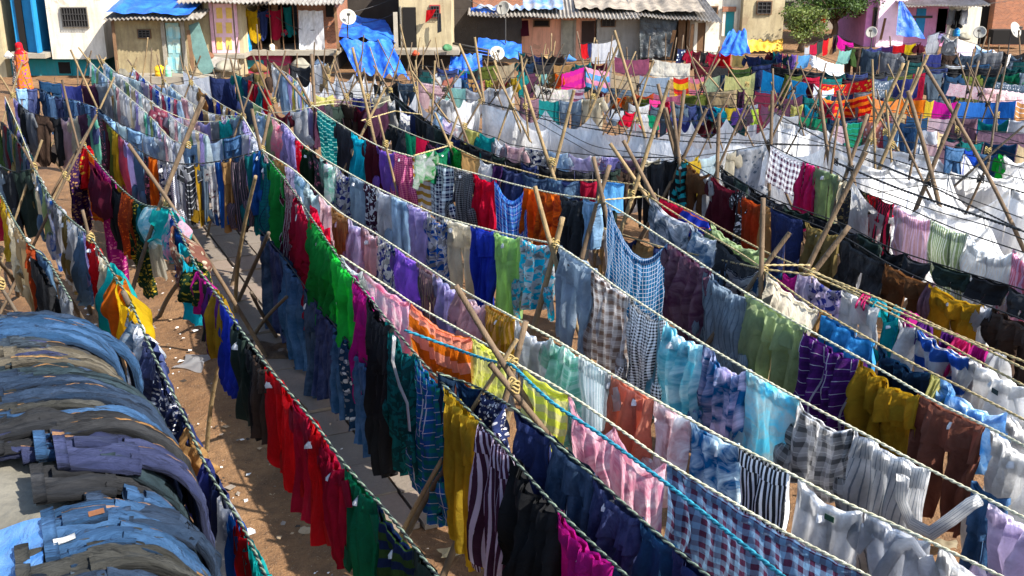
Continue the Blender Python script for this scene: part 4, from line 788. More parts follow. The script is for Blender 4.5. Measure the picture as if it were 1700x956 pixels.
# ------------------------------------------------------------------ low roof at lower left with jeans drying on it
ZR = 2.62
can = plain('old_canvas', '6a665b', .9, .5, 2.2, .5, hex2='47443c', bscale=14)
rt = empty('shed_roof', st(-.6, 5, 0)); tag(rt, 'low shed roof under grey canvas, covered with drying jeans, lower left corner', 'roof')
def sheet(parent, name, s0, s1, t0, t1, z, mat, nx=40, ny=40, amp=.03, seed=0, edge=True):
    r = random.Random(seed); ph = [r.uniform(0, 6) for _ in range(6)]; V = []
    for j in range(ny+1):
        for i in range(nx+1):
            s = s0+(s1-s0)*i/nx; t = t0+(t1-t0)*j/ny
            zz = z+amp*(math.sin(5*s+2*t+ph[0])*math.sin(3*t+ph[1])+.5*math.sin(11*s-6*t+ph[2])+.3*math.sin(19*t+7*s+ph[3]))
            if edge:
                e = max(0, s-.05); zz -= .75*e*e/.35
            V.append(st(s, t, zz))
    F = [(j*(nx+1)+i, j*(nx+1)+i+1, (j+1)*(nx+1)+i+1, (j+1)*(nx+1)+i) for j in range(ny) for i in range(nx)]
    return build(name, V, F, mat, parent)
sheet(rt, 'canvas_cover', -2.4, .5, 3.0, 8.3, ZR-.04, can, 60, 80, .018, 4)
mb = MB(); c = [st(s, t, 0) for s in (-2.4, .15) for t in (3.0, 8.2)]
mb.add([p+np.array([0, 0, z]) for z in (ZR-.28, ZR-.14) for p in c], [(0, 1, 3, 2), (4, 6, 7, 5), (0, 4, 5, 1), (2, 3, 7, 6), (0, 2, 6, 4), (1, 5, 7, 3)])
mb.build('deck', plain('old_planks', '5a4632', .9, .5), rt)
for s, t in ((.1, 3.2), (.1, 5.6), (.1, 8.0), (-2.2, 8.0), (-2.2, 3.2)):
    m_ = MB(); m_.tube([st(s, t, -.02), st(s, t, ZR-.2)], .045, 7); m_.build('post', BAM[2], rt, smooth=True)
tarpdg = tarp_mat('dark_green_tarp', '26322e', '1a2422', .6)
def vsheet(name, P00, P10, P01, P11, mat, label, cat, nx=30, ny=24, amp=.05, seed=0, parent=None, folds=5, bulge=0.0, group=None):
    r = random.Random(seed); ph = [r.uniform(0, 6) for _ in range(5)]; V = []
    P00, P10, P01, P11 = map(lambda p: np.array(p, float), (P00, P10, P01, P11)); n = np.cross(P10-P00, P01-P00); n /= np.linalg.norm(n)
    for j in range(ny+1):
        for i in range(nx+1):
            u, v = i/nx, j/ny; p = (P00*(1-u)+P10*u)*(1-v)+(P01*(1-u)+P11*u)*v
            w = amp*(.55*math.sin(folds*6.28*u+ph[0]+2*v+3*fbm(u*2, v*2, seed))*(.3+.7*v)+1.3*fbm(u*folds*.9, v*1.6, seed+3.3, 4)+.35*math.sin(5*v+ph[2]+7*u))+bulge*math.sin(math.pi*u)*math.sin(math.pi*v)
            p = p+n*w+np.array([0, 0, -.35*amp*math.sin(folds*6.28*u+ph[3])*(1 if j in (0, ny) else 0)]); V.append(p)
    F = [(j*(nx+1)+i, j*(nx+1)+i+1, (j+1)*(nx+1)+i+1, (j+1)*(nx+1)+i) for j in range(ny) for i in range(nx)]
    o = build(name, V, F, mat, parent, [(i/nx*2, j/ny*2) for j in range(ny+1) for i in range(nx+1)])
    if parent is None: tag(o, label, cat, group)
    return o
vsheet('tarpaulin', st(.42, 6.4, 2.35), st(.42, 3.6, 2.35), st(.62, 6.4, 1.0), st(.66, 3.6, 1.0), tarpdg, 'dark green tarpaulin hanging under the roof edge below the jeans', 'tarpaulin', seed=3, amp=.04)
# sheet of blue-white plastic at the corner
plas = tarp_mat('pale_blue_plastic', '24568c', '62809f', .5)
V = []; n = 30
for j in range(n+1):
    for i in range(n+1):
        u, v = i/n, j/n; s = -1.4+u*(1.21+.11*v); t = 3.2+v*1.82
        V.append(st(s, t, ZR+.075+.02*math.sin(9*u+5*v)*math.sin(7*v+2)+.01*math.sin(23*u+11*v)))
o = build('plastic_sheet', V, [(j*(n+1)+i, j*(n+1)+i+1, (j+1)*(n+1)+i+1, (j+1)*(n+1)+i) for j in range(n) for i in range(n)], plas); tag(o, 'pale blue plastic sheet crumpled on the canvas roof in the bottom left corner', 'plastic sheet')
JL = []
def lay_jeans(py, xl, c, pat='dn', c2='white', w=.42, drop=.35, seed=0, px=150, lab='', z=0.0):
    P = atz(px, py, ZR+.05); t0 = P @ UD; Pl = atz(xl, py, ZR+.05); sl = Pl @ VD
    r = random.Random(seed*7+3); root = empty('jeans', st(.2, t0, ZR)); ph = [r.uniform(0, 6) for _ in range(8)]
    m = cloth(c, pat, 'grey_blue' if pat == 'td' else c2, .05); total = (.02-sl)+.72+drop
    e0 = .02+r.uniform(-.16, .1); rw = r.uniform(.42, .6)
    def prof(d):
        d0 = e0-sl
        if d < d0: return sl+d, 0.0
        q = (d-d0)/.72
        if q < 1:
            a = q*math.pi/2; return e0+rw*math.sin(a), -.42*(1-math.cos(a))
        return e0+rw+.02*math.sin(6*(q-1)), -.42-(d-d0-.72)
    def tubes(name, d0, d1, tc0, tc1, wd0, wd1, zo, nseg=46, n=46, th=.022, mat=m, sd=0):
        V = []; UVs = []
        for i in range(nseg+1):
            f = i/nseg; d = d0+(d1-d0)*f; s, z = prof(d); s2, z2 = prof(d+.01); tv = np.array([(s2-s), (z2-z)]); tv /= np.linalg.norm(tv); nz = np.array([-tv[1], tv[0]])
            tc = tc0+(tc1-tc0)*f+.03*math.sin(4*d+ph[0]+sd)+.14*math.sin(ph[6])*d-.10*max(0, d-.5); wd = (wd0+(wd1-wd0)*f)*(1+.08*math.sin(7*d+ph[1]+sd))
            for k in range(n):
                a = 2*math.pi*k/n; cx = math.cos(a); top = math.sin(a)
                tt = tc+wd/2*cx
                fo = .022*fbm(cx*2.2+seed*3+sd, d*1.1, 0, 4)+.03*fbm(cx*3.5+seed, d*1.5, sd, 3)+.03*abs(fbm(cx*2.4+seed, d*5+cx*3, sd, 3))
                h = th*(abs(top)**.6)*(1 if top > 0 else -.35)+(fo if top > 0 else 0)+zo+.012*math.sin(9*d+ph[5])
                V.append(st(s+nz[0]*h, tt, ZR+.03+z+z_+nz[1]*h)); UVs.append((k/n, d))
        F = [(i*n+k, i*n+(k+1) % n, (i+1)*n+(k+1) % n, (i+1)*n+k) for i in range(nseg) for k in range(n)]+[tuple(range(n)), tuple(nseg*n+k for k in reversed(range(n)))]
        return build(name, V, F, mat, root, UVs)
    z_ = z
    hip = .3
    tubes('hips', 0, hip+.02, 0+t0, t0, w*.95, w, .012, 10, sd=0)
    tubes('waistband', -.01, .05, t0, t0, w*1.0, w*1.0, .03, 3)
    tubes('leg', hip-.02, total*r.uniform(.93, 1), t0+w*.22, t0+w*.2-.04, w*.52, w*.36, 0, 60, th=.024, sd=1)
    tubes('leg', hip-.02, total*r.uniform(.9, 1), t0-w*.22, t0-w*.18-.02, w*.52, w*.38, .012, 60, th=.024, sd=3)
    if r.random() < .8: tubes('pocket', .08, .24, t0+w*.2, t0+w*.18, w*.32, w*.3, .026, 4, 12, .03)
    if r.random() < .1:
        tubes('laundry_tag', .03, .12, t0-w*.25, t0-w*.22, w*.12, w*.12, .05, 2, 8, .012, cloth('white', '', 'white', .2))
    tag(root, lab, 'jeans', 'jeans spread over the low roof'); JL.append(root); return root
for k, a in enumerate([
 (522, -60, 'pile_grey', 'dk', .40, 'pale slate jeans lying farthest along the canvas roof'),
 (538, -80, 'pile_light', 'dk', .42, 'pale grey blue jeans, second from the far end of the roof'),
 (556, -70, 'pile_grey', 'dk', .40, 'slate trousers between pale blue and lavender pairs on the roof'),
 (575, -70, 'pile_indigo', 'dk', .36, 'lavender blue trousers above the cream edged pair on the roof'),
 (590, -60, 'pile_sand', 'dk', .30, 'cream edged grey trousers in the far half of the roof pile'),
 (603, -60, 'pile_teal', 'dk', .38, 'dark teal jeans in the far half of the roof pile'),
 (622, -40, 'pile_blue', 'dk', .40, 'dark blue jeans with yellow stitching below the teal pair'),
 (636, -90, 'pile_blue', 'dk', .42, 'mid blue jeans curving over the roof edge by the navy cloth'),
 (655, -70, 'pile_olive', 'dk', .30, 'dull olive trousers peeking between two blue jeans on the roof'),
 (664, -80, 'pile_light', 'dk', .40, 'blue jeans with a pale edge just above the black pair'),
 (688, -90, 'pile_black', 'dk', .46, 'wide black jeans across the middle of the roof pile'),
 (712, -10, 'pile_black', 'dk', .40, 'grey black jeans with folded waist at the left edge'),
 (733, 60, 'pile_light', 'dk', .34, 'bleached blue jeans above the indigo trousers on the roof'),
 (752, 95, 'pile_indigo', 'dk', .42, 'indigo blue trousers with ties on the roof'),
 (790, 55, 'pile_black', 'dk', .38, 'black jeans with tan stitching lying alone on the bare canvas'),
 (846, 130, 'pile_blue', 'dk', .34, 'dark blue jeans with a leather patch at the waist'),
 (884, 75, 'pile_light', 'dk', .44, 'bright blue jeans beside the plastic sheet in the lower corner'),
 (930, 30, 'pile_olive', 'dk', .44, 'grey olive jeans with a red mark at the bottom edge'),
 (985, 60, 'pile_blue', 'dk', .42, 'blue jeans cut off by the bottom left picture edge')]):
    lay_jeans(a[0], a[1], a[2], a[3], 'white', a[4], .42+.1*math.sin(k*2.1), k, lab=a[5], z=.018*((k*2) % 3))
ex = random.Random(77)
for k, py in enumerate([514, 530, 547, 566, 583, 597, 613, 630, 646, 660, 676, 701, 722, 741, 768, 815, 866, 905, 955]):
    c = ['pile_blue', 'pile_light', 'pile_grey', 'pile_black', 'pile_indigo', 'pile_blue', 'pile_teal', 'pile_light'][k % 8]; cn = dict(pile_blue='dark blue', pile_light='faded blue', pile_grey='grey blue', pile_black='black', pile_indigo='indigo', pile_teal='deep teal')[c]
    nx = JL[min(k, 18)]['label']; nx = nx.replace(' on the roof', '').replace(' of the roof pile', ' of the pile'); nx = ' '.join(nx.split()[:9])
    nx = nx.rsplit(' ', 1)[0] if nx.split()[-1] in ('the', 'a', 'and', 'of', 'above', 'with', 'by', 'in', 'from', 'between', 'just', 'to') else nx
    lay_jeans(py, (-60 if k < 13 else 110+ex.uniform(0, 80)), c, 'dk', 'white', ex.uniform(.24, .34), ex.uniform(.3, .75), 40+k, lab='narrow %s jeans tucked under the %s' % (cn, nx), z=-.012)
# leather patch
p = atz(160, 851, ZR+.13); q = np.array(parent_world(JL[15]))
build('leather_patch', [p+UD*a+VD*b+np.array([0, 0, c]) for a, b, c in ((-.025, -.035, 0), (.025, -.035, 0), (.025, .035, .005), (-.025, .035, .005))], [(0, 1, 2, 3)], plain('leather', '6e4426'), JL[15])

# ------------------------------------------------------------------ houses along the far side
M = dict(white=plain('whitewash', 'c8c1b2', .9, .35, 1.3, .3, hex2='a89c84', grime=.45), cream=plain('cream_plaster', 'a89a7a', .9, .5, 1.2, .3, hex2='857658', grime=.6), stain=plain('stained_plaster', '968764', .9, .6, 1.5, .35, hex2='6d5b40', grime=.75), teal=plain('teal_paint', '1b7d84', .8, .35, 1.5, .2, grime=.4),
 blue=plain('blue_paint', '1a78a8', .7, .35, 2, .2), dark=plain('inside_shade_paint', '14110f', .95, .2), dwall=plain('dark_wall', '3b342e', .95, .5, 2, .4), brick=None, tin=plain('tin_roof', '8f8a82', .6, .6, 3, .3, metal=.2, hex2='5b4f44'), salmon=plain('salmon_wall', 'cf9478', .9, .35, 1.5, .2, hex2='a87a5e', grime=.5),  # near-black 'dark' paints the shade inside doorways, windows, shop and porch
 grey=plain('grey_wall', '8f8d86', .9, .4, 1.2, .3, grime=.5), pink=plain('pink_wall', 'c684a8', .85, .3, 1.5, .2, grime=.35), wood=plain('old_wood', '6b4f36', .85, .5, 4, .3), maroon=plain('maroon_paint', '9a2c4c', .8, .3), concrete=plain('concrete', '8b8375', .9, .5, 2, .4, hex2='665d50'), violet=plain('violet_wall', 'a39bb5', .9, .3), pipe=plain('dark_pipe', '3a3836', .6))
def brickmat():
    nt = NT('brick'); tc = nt.n('ShaderNodeTexCoord'); b = nt.n('ShaderNodeTexBrick'); mp = scalev(nt, tc.outputs['Object'], 1, 1, 1)
    cb = nt.n('ShaderNodeCombineXYZ'); sp = nt.n('ShaderNodeSeparateXYZ'); nt.l(mp, sp.inputs[0]); nt.l(nt.math('ADD', sp.outputs[0], sp.outputs[1]), cb.inputs[0]); nt.l(sp.outputs[2], cb.inputs[1]); nt.l(cb.outputs[0], b.inputs['Vector'])
    b.inputs['Scale'].default_value = 5; b.inputs['Color1'].default_value = lin('a3603c'); b.inputs['Color2'].default_value = lin('7d472e'); b.inputs['Mortar'].default_value = lin('8d7f6e'); b.inputs['Mortar Size'].default_value = .02
    d = nt.n('ShaderNodeBsdfPrincipled', Roughness=.9); nt.l(nt.mix(nt.math('MULTIPLY', nt.noise(tc.outputs['Object'], 4, 4), .6), b.outputs['Color'], lin('5c3a26')), d.inputs['Base Color']); nt.l(d.outputs[0], nt.out.inputs[0]); return nt.m
M['brick'] = brickmat()
bluetarp = tarp_mat('blue_tarpaulin', '0f48a6', '2a6cc4', .5)
def fx(x, y, Y): return atY(x, y, Y)
def pb(parent, name, x0, x1, y0, y1, Y, dep, mat, m=None, label=None, zlo=None):
    """box whose front face covers picture box x0..x1, y0..y1 at distance Y"""
    a = fx(x0, y0, Y); b = fx(x1, y1, Y); z0 = b[2] if zlo is None else zlo
    mb = MB(); mb.box(a[0], b[0], Y, Y+dep, z0, a[2]); o = mb.build(name, M[mat] if isinstance(mat, str) else mat, parent)
    if label: o['label'] = label
    return o
def corr(parent, name, x0, x1, y, Y, run, rise, mat, over=.0, y2=None):
    a = fx(x0, y, Y); b = fx(x1, y if y2 is None else y2, Y); n = max(10, int((b[0]-a[0])/.035)); V = []
    for j in range(4):
        for i in range(n+1):
            f = i/n; x = a[0]+(b[0]-a[0])*f; z = a[2]+(b[2]-a[2])*f+rise*j/3+.035*math.sin(i*math.pi/2)+.02*math.sin(x*3)
            V.append((x, Y+run*j/3+.04*math.sin(x*2.3), z))
    V2 = [(x, y_, z-.03) for x, y_, z in V]; k = n+1; m = len(V)
    F = [(j*k+i, j*k+i+1, (j+1)*k+i+1, (j+1)*k+i) for j in range(3) for i in range(n)]
    F += [tuple(m+q for q in reversed(f)) for f in F]+[(i, i+m, i+1+m, i+1) for i in range(n)]
    return build(name, V+V2, F, mat if not isinstance(mat, str) else M[mat], parent, smooth=False)
def house(name, Y, x, label, cat='house'):
    a = fx(x, 100, Y); o = empty(name, (a[0], Y, 0)); return tag(o, label, cat)
def window(p, x0, x1, y0, y1, Y, bars=5, fm='wood', barm='pipe', pane='dark'):
    f = pb(p, 'window', x0-2, x1+2, y0-2, y1+2, Y-.06, .08, fm); pb(f, 'pane', x0, x1, y0, y1, Y-.075, .05, pane)  # pane sits proud; its dark colour paints the shade of a recess
    if bars:
        mb = MB(); a = fx(x0, y0, Y-.1); b = fx(x1, y1, Y-.1)
        for i in range(bars+1):
            x = a[0]+(b[0]-a[0])*i/bars; mb.box(x-.012, x+.012, Y-.105, Y-.085, b[2], a[2])
        for i in range(4):
            z = b[2]+(a[2]-b[2])*i/3; mb.box(a[0], b[0], Y-.115, Y-.106, z-.012, z+.012)
        mb.build('grille', M[barm] if isinstance(barm, str) else barm, f)
def door(p, x0, x1, y0, y1, Y, mat, fm='wood', panels=True, pm=None, label=None):
    f = pb(p, 'door', x0, x1, y0, y1, Y-.05, .07, mat, label=label)
    for (a, b) in ((x0-2.5, x0), (x1, x1+2.5)): pb(f, 'frame', a, b, y0-2, y1, Y-.09, .12, fm)
    if panels:
        w = x1-x0; h = y1-y0
        for (u0, u1, v0, v1) in ((.14, .44, .08, .3), (.56, .86, .08, .3), (.14, .44, .38, .6), (.56, .86, .38, .6), (.14, .44, .68, .93), (.56, .86, .68, .93)): pb(f, 'panel', x0+w*u0, x0+w*u1, y0+h*v0, y0+h*v1, Y-.065, .03, pm or mat)
    return f
# teal and blue house with the white upper wall
h1 = house('house', 38, 60, 'white house with teal ground floor, blue doorway and lattice window, far left')
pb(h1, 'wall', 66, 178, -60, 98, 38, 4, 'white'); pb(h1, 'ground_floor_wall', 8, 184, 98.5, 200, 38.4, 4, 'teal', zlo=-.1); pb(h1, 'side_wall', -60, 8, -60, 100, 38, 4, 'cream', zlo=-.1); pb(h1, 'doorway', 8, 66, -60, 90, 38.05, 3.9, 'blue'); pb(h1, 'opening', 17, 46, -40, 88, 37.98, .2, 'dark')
pb(h1, 'door', 46, 62, -50, 88, 37.7, .3, 'blue'); pb(h1, 'step', 8, 76, 89, 97, 37.6, .8, 'concrete'); window(h1, 101, 146, 13, 44, 38, 9, 'concrete'); window(h1, 96, 118, 103, 122, 38.4, 0, 'teal')
# shed with blue tarp on the roof
h2 = house('house', 37, 240, 'small stained shed with corrugated eave, blue rag covered roof and faded blue door')
sh_top = 34; pb(h2, 'wall', 184, 320, sh_top, 128, 37.2, 3.5, 'stain', zlo=-.1); corr(h2, 'roof', 171, 332, 31, 36.6, 4, .55, 'tin'); door(h2, 274, 304, 38, 122, 37.2, plain('faded_blue_door', '5c97a0', .8, .6, 3, .2, hex2='a8a080'), 'concrete', True, plain('faded_blue_panel', '7fb0b4', .8, .6, 3, .2, hex2='b3a684')); window(h2, 229, 249, 50, 62, 37.2, 3, 'wood')
pb(h2, 'terrace', 180, 352, 128, 136, 36.2, 1.2, 'concrete', zlo=-.1)
a = fx(172, 29, 36.5); b = fx(330, 29, 36.5)
vsheet('tarpaulin', (a[0]+.1, 39.5, a[2]+.75), (b[0]-.2, 39.5, b[2]+.65), (a[0], 36.62, a[2]+.12), (b[0]-.3, 36.62, b[2]+.1), bluetarp, 'blue and white torn tarpaulin lying over the small stained shed roof', 'tarpaulin', amp=.05, seed=4, folds=4)
# beige house with the pink and yellow door
h3 = house('house', 38, 350, 'beige plaster house with a pink and yellow panelled door')
pb(h3, 'wall', 300, 406, -60, 93, 38, 4, 'cream'); door(h3, 353, 391, 6, 88, 38, plain('pink_door', 'd9aeb4', .7, .3), plain('pink_frame', 'c79aa6', .7, .3), True, plain('yellow_panel', 'dcb25a', .7, .4), 'pink door with yellow panels'); window(h3, 309, 337, -5, 27, 38, 6, 'wood'); pb(h3, 'step', 330, 406, 91, 97, 37.5, .9, 'concrete'); pb(h3, 'plinth', 326, 402, 97, 150, 37.9, 4, 'cream', zlo=-.1); corr(h3, 'roof', 292, 445, 3, 37.2, 4.6, .7, 'tin')
# open fronted store
h4 = house('shop', 39, 445, 'open fronted timber shop with dark inside and maroon base')
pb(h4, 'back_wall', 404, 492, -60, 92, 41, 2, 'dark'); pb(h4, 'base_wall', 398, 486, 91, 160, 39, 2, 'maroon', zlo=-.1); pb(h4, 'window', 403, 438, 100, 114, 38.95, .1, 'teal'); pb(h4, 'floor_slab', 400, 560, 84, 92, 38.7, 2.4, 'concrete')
for x in (404, 430, 448, 468, 487): pb(h4, 'post', x-3, x+3, -10, 86, 38.9, .15, 'wood')
pb(h4, 'side_panel', 450, 466, 8, 86, 39.05, .06, 'wood'); corr(h4, 'roof', 395, 570, 6, 38.2, 4, .6, 'tin')
far('K1', [(405, 12), (430, 16), (486, 10)], None, 'the shop front rope', 'thin rope inside the open shop front', style='black', z0=2.25)
fill('K1', 1, 408, 484, 'te magenta,te teal,te navy,te yellow,te crimson', .35, .5, .9, 71)
# brick room with white curtain
h5 = house('house', 39, 525, 'narrow brick room with a white curtain over its doorway')
pb(h5, 'wall', 492, 560, 2, 88, 39.2, 3, 'brick'); vsheet('curtain', fx(495, 17, 39.0), fx(536, 18, 39.0), fx(497, 82, 39.0), fx(540, 83, 39.0), cloth('white', '', 'white', .3), None, None, amp=.03, seed=9, parent=h5, folds=3); pb(h5, 'window', 540, 556, 4, 28, 39.1, .1, 'dark'); pb(h5, 'plinth', 486, 560, 88, 160, 39.3, 3, 'dwall', zlo=-.1)
# dark back walls and blue tarps
h6 = house('house', 43, 610, 'dark wall rising behind the blue tarpaulin tent')
pb(h6, 'wall', 556, 668, -60, 130, 43, 3, 'dwall', zlo=-.1)
p1, p2, p3, p4 = fx(562, 27, 41.6), fx(640, 32, 42), fx(560, 62, 39.4), fx(658, 68, 39.4)
vsheet('tarpaulin', p1, p2, p3, p4, bluetarp, 'blue tarpaulin stretched as a sagging roof below the satellite dish', 'tarpaulin', 40, 30, .07, 31, folds=3)
vsheet('tarpaulin', fx(562, 67, 38.4), fx(648, 68, 38.6), fx(592, 122, 37.2), fx(680, 130, 36.6), bluetarp, 'blue tarpaulin draped down in folds below the sagging tarpaulin roof', 'tarpaulin', 44, 30, .12, 6, folds=4)
h7 = house('house', 40, 705, 'cream house with a black doorway and red framed window')
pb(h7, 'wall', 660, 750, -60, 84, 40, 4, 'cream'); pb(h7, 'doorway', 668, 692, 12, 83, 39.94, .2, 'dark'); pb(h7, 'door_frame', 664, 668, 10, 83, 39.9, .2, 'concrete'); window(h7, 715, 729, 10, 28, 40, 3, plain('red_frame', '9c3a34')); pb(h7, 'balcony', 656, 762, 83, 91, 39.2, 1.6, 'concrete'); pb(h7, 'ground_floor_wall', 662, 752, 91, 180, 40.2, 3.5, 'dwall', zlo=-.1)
vsheet('cloth', fx(708, 17, 39.7), fx(724, 15, 39.7), fx(706, 38, 39.7), fx(716, 30, 39.7), cloth('red'), 'red cloth hanging from the red framed window', 'cloth', 10, 8, .03, 3)
vsheet('cloth', fx(726, 22, 39.7), fx(732, 22, 39.7), fx(726, 55, 39.7), fx(733, 52, 39.7), cloth('charcoal'), 'long dark cloth hanging beside the red framed window', 'cloth', 8, 8, .02, 3)
h8 = house('house', 42, 815, 'dark grey shed with brick top course and patched blue tarpaulin')
pb(h8, 'wall', 750, 866, 16, 150, 42, 4, 'dwall', zlo=-.1); pb(h8, 'upper_wall', 784, 868, -60, 15, 42.1, 4, 'brick'); pb(h8, 'side_wall', 750, 783, -60, 15.5, 42.1, 4, 'dwall')
vsheet('tarpaulin', fx(782, 12, 41.7), fx(832, 14, 41.7), fx(780, 26, 41.7), fx(832, 22, 41.7), bluetarp, 'narrow blue tarpaulin strip on the ledge of the dark shed', 'tarpaulin', 16, 8, .05, 7)
vsheet('tarpaulin', fx(794, 62, 41.5), fx(866, 72, 41.5), fx(790, 92, 40.6), fx(866, 98, 40.6), bluetarp, 'blue tarpaulin patch low on the dark shed beside the satellite dish', 'tarpaulin', 20, 12, .06, 8)
vsheet('tarpaulin', fx(748, 92, 39.5), fx(800, 92, 39.5), fx(745, 125, 38.5), fx(802, 128, 38.5), bluetarp, 'crumpled blue tarpaulin below the stack of dark pipes', 'tarpaulin', 20, 14, .1, 9)
for k in range(4):
    a = fx(752+3*k, 72+7*k, 40.5); b = fx(812+5*k, 84+6*k, 39.6); m_ = MB(); m_.tube([a, (a+b)/2, b], .045, 8); o = m_.build('pipe', M['pipe'], smooth=True); tag(o, 'dark pipe %s in the sloping stack right of the cream house' % ('topmost', 'second from the top', 'third from the top', 'lowest')[k], 'pipe', 'stack of dark pipes')
# long low shed
h9 = house('long_shed', 42.5, 1000, 'long low shed with rag covered tin roof and salmon, grey and black fronts')
for (nm, x0, x1, y0, m_) in (('salmon_wall', 866, 988, 30, 'salmon'), ('grey_wall', 988.5, 1062, 32, 'grey'), ('dark_wall', 1062.5, 1126, 30, 'dwall'), ('white_wall', 1126.5, 1188, 34, 'white')): pb(h9, 'wall', x0, x1, y0, 150, 42.5, 4, m_, zlo=-.1, label=nm.replace('_', ' '))
door(h9, 934, 953, 34, 98, 42.5, plain('grey_door', '8c8878', .8, .5), 'concrete', False); pb(h9, 'doorway', 966, 987, 35, 80, 42.42, .2, plain('brown_inside_shade_paint', '2c1c16')); window(h9, 887, 911, 34, 43, 42.5, 0); window(h9, 1000, 1020, 33, 43, 42.5, 3); door(h9, 1156, 1172, 38, 92, 42.5, 'wood', 'white', False)  # doorway is a solid box; its near-black brown paints the room's shade
for x in (1129, 1136, 1141): pb(h9, 'plank', x-2, x+2, 32, 98, 42.3, .1, 'wood')
corr(h9, 'roof', 776, 1062, 25, 41.3, 4.5, .9, 'tin', y2=30); corr(h9, 'roof', 1040, 1200, 24, 41.6, 4.5, .6, 'tin', y2=36)
vsheet('tarpaulin', fx(1062, 28, 42.0), fx(1126, 30, 42.0), fx(1062, 96, 41.8), fx(1112, 94, 41.8), tarp_mat('black_tarp', '15181b', '2d3436', .4), 'black tarpaulin hanging as a wall on the long shed', 'tarpaulin', 30, 24, .06, 10, folds=3)
a = fx(790, 22, 42); b = fx(935, 20, 42)
vsheet('roof_rags', (a[0], 45, a[2]+.75), (b[0], 45, b[2]+.95), (a[0], 41.6, a[2]+.22), (b[0], 41.6, b[2]+.12), tarp_mat('torn_plastic', '8f9296', '3f6ea0', .6), 'torn grey and blue plastic lying on the long shed roof', 'plastic', 50, 20, .07, 11, folds=9)
a = fx(955, 22, 42); b = fx(1170, 24, 42)
vsheet('roof_rags', (a[0], 45.6, a[2]+.8), (b[0], 45.6, b[2]+.55), (a[0], 41.8, a[2]+.2), (b[0], 41.9, b[2]+.1), tarp_mat('roof_dust', '8c8070', '5f564a', .8), 'dusty plastic and rubble lying on the right half of the long shed roof', 'plastic', 60, 20, .06, 12, folds=11)
# rear row
h10 = house('house', 50, 900, 'brick upper storey behind the long shed, above its rag covered roof'); pb(h10, 'wall', 868, 950, -80, 40, 50, 4, 'brick', zlo=0)
h11 = house('house', 50, 1090, 'upper storey wrapped in blue tarpaulin behind the long shed'); pb(h11, 'wall', 950.5, 1176, -80, 60, 50.5, 4, 'dwall', zlo=0)
vsheet('tarpaulin', fx(1010, -20, 50), fx(1176, -20, 50), fx(1014, 8, 49.9), fx(1176, 28, 49.9), bluetarp, 'large bright blue tarpaulin wrapping the storey above the long shed', 'tarpaulin', 50, 20, .1, 13, folds=5)
h12 = house('house', 47, 1205, 'white two storey house with a teal curtained doorway'); pb(h12, 'wall', 1176.5, 1226, -80, 100, 47, 4, 'white', zlo=-.1); pb(h12, 'side_wall', 1226.5, 1243, -80, 100, 47.3, 4, 'violet', zlo=-.1); window(h12, 1183, 1190, 12, 21, 47, 0); door(h12, 1203, 1220, 18, 60, 47, 'teal', 'white', False); pb(h12, 'garland', 1200, 1222, 11, 19, 46.85, .1, 'brick')
h13 = house('house', 48, 1268, 'plain cream house with one dark window left of the tree'); pb(h13, 'wall', 1240, 1294, -80, 120, 46.5, 4, 'cream', zlo=-.1); window(h13, 1259, 1279, 3, 22, 46.5, 3)
vsheet('tarpaulin', fx(1240, 66, 45), fx(1300, 66, 45), fx(1244, 86, 44.5), fx(1300, 84, 44.5), plain('yellow_tarp', 'c9962c', .6), 'mustard yellow tarpaulin below the plain cream house', 'tarpaulin', 20, 12, .08, 14)
vsheet('tarpaulin', fx(1212, 52, 41), fx(1238, 50, 41), fx(1184, 98, 39), fx(1246, 86, 38.5), bluetarp, 'bright blue tarpaulin tented right of the long shed', 'tarpaulin', 30, 22, .09, 15, folds=3)
h14 = house('house', 47, 1480, 'pink house with magenta side wall and blue painted stripes'); pb(h14, 'side_wall', 1449, 1478, -80, 150, 47, 4, plain('rose_wall', 'c27aa6', .85, .3), zlo=-.1); pb(h14, 'pillar', 1470, 1490, -80, 150, 46.7, .5, plain('pale_pink_wall', 'e8c4d4', .85, .2), zlo=-.1); window(h14, 1453, 1461, 14, 43, 47, 2)
pb(h14, 'wall', 1490.5, 1558, 8, 150, 47.1, 4, 'pink', zlo=-.1); pb(h14, 'painted_stripe', 1523, 1533, 14, 60, 47.05, .06, 'blue'); pb(h14, 'painted_stripe', 1510, 1548, 26, 30, 47.03, .06, 'pipe')
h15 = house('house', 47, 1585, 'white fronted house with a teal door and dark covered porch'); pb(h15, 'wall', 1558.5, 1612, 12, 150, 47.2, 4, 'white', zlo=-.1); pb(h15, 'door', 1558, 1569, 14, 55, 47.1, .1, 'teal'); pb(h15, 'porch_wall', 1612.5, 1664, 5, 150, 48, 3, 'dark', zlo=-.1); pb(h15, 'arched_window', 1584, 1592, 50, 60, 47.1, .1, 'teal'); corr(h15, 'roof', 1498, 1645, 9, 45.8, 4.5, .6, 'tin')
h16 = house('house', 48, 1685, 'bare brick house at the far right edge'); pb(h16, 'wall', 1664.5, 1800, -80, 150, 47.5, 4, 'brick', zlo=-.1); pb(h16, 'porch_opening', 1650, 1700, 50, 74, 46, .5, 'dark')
vsheet('tarpaulin', fx(1492, 2, 45), fx(1499, 2, 45), fx(1488, 58, 44.6), fx(1536, 64, 44.6), bluetarp, 'pointed blue tarpaulin hanging in front of the pink house', 'tarpaulin', 16, 20, .05, 16, folds=2)
h17 = house('house', 54, 1380, 'grey concrete building half hidden behind the tree'); pb(h17, 'wall', 1294, 1450, -80, 110, 54, 4, 'concrete', zlo=-.1)
for y in (2, 24): pb(h17, 'window', 1297, 1318, y, y+12, 53.9, .2, 'dark')
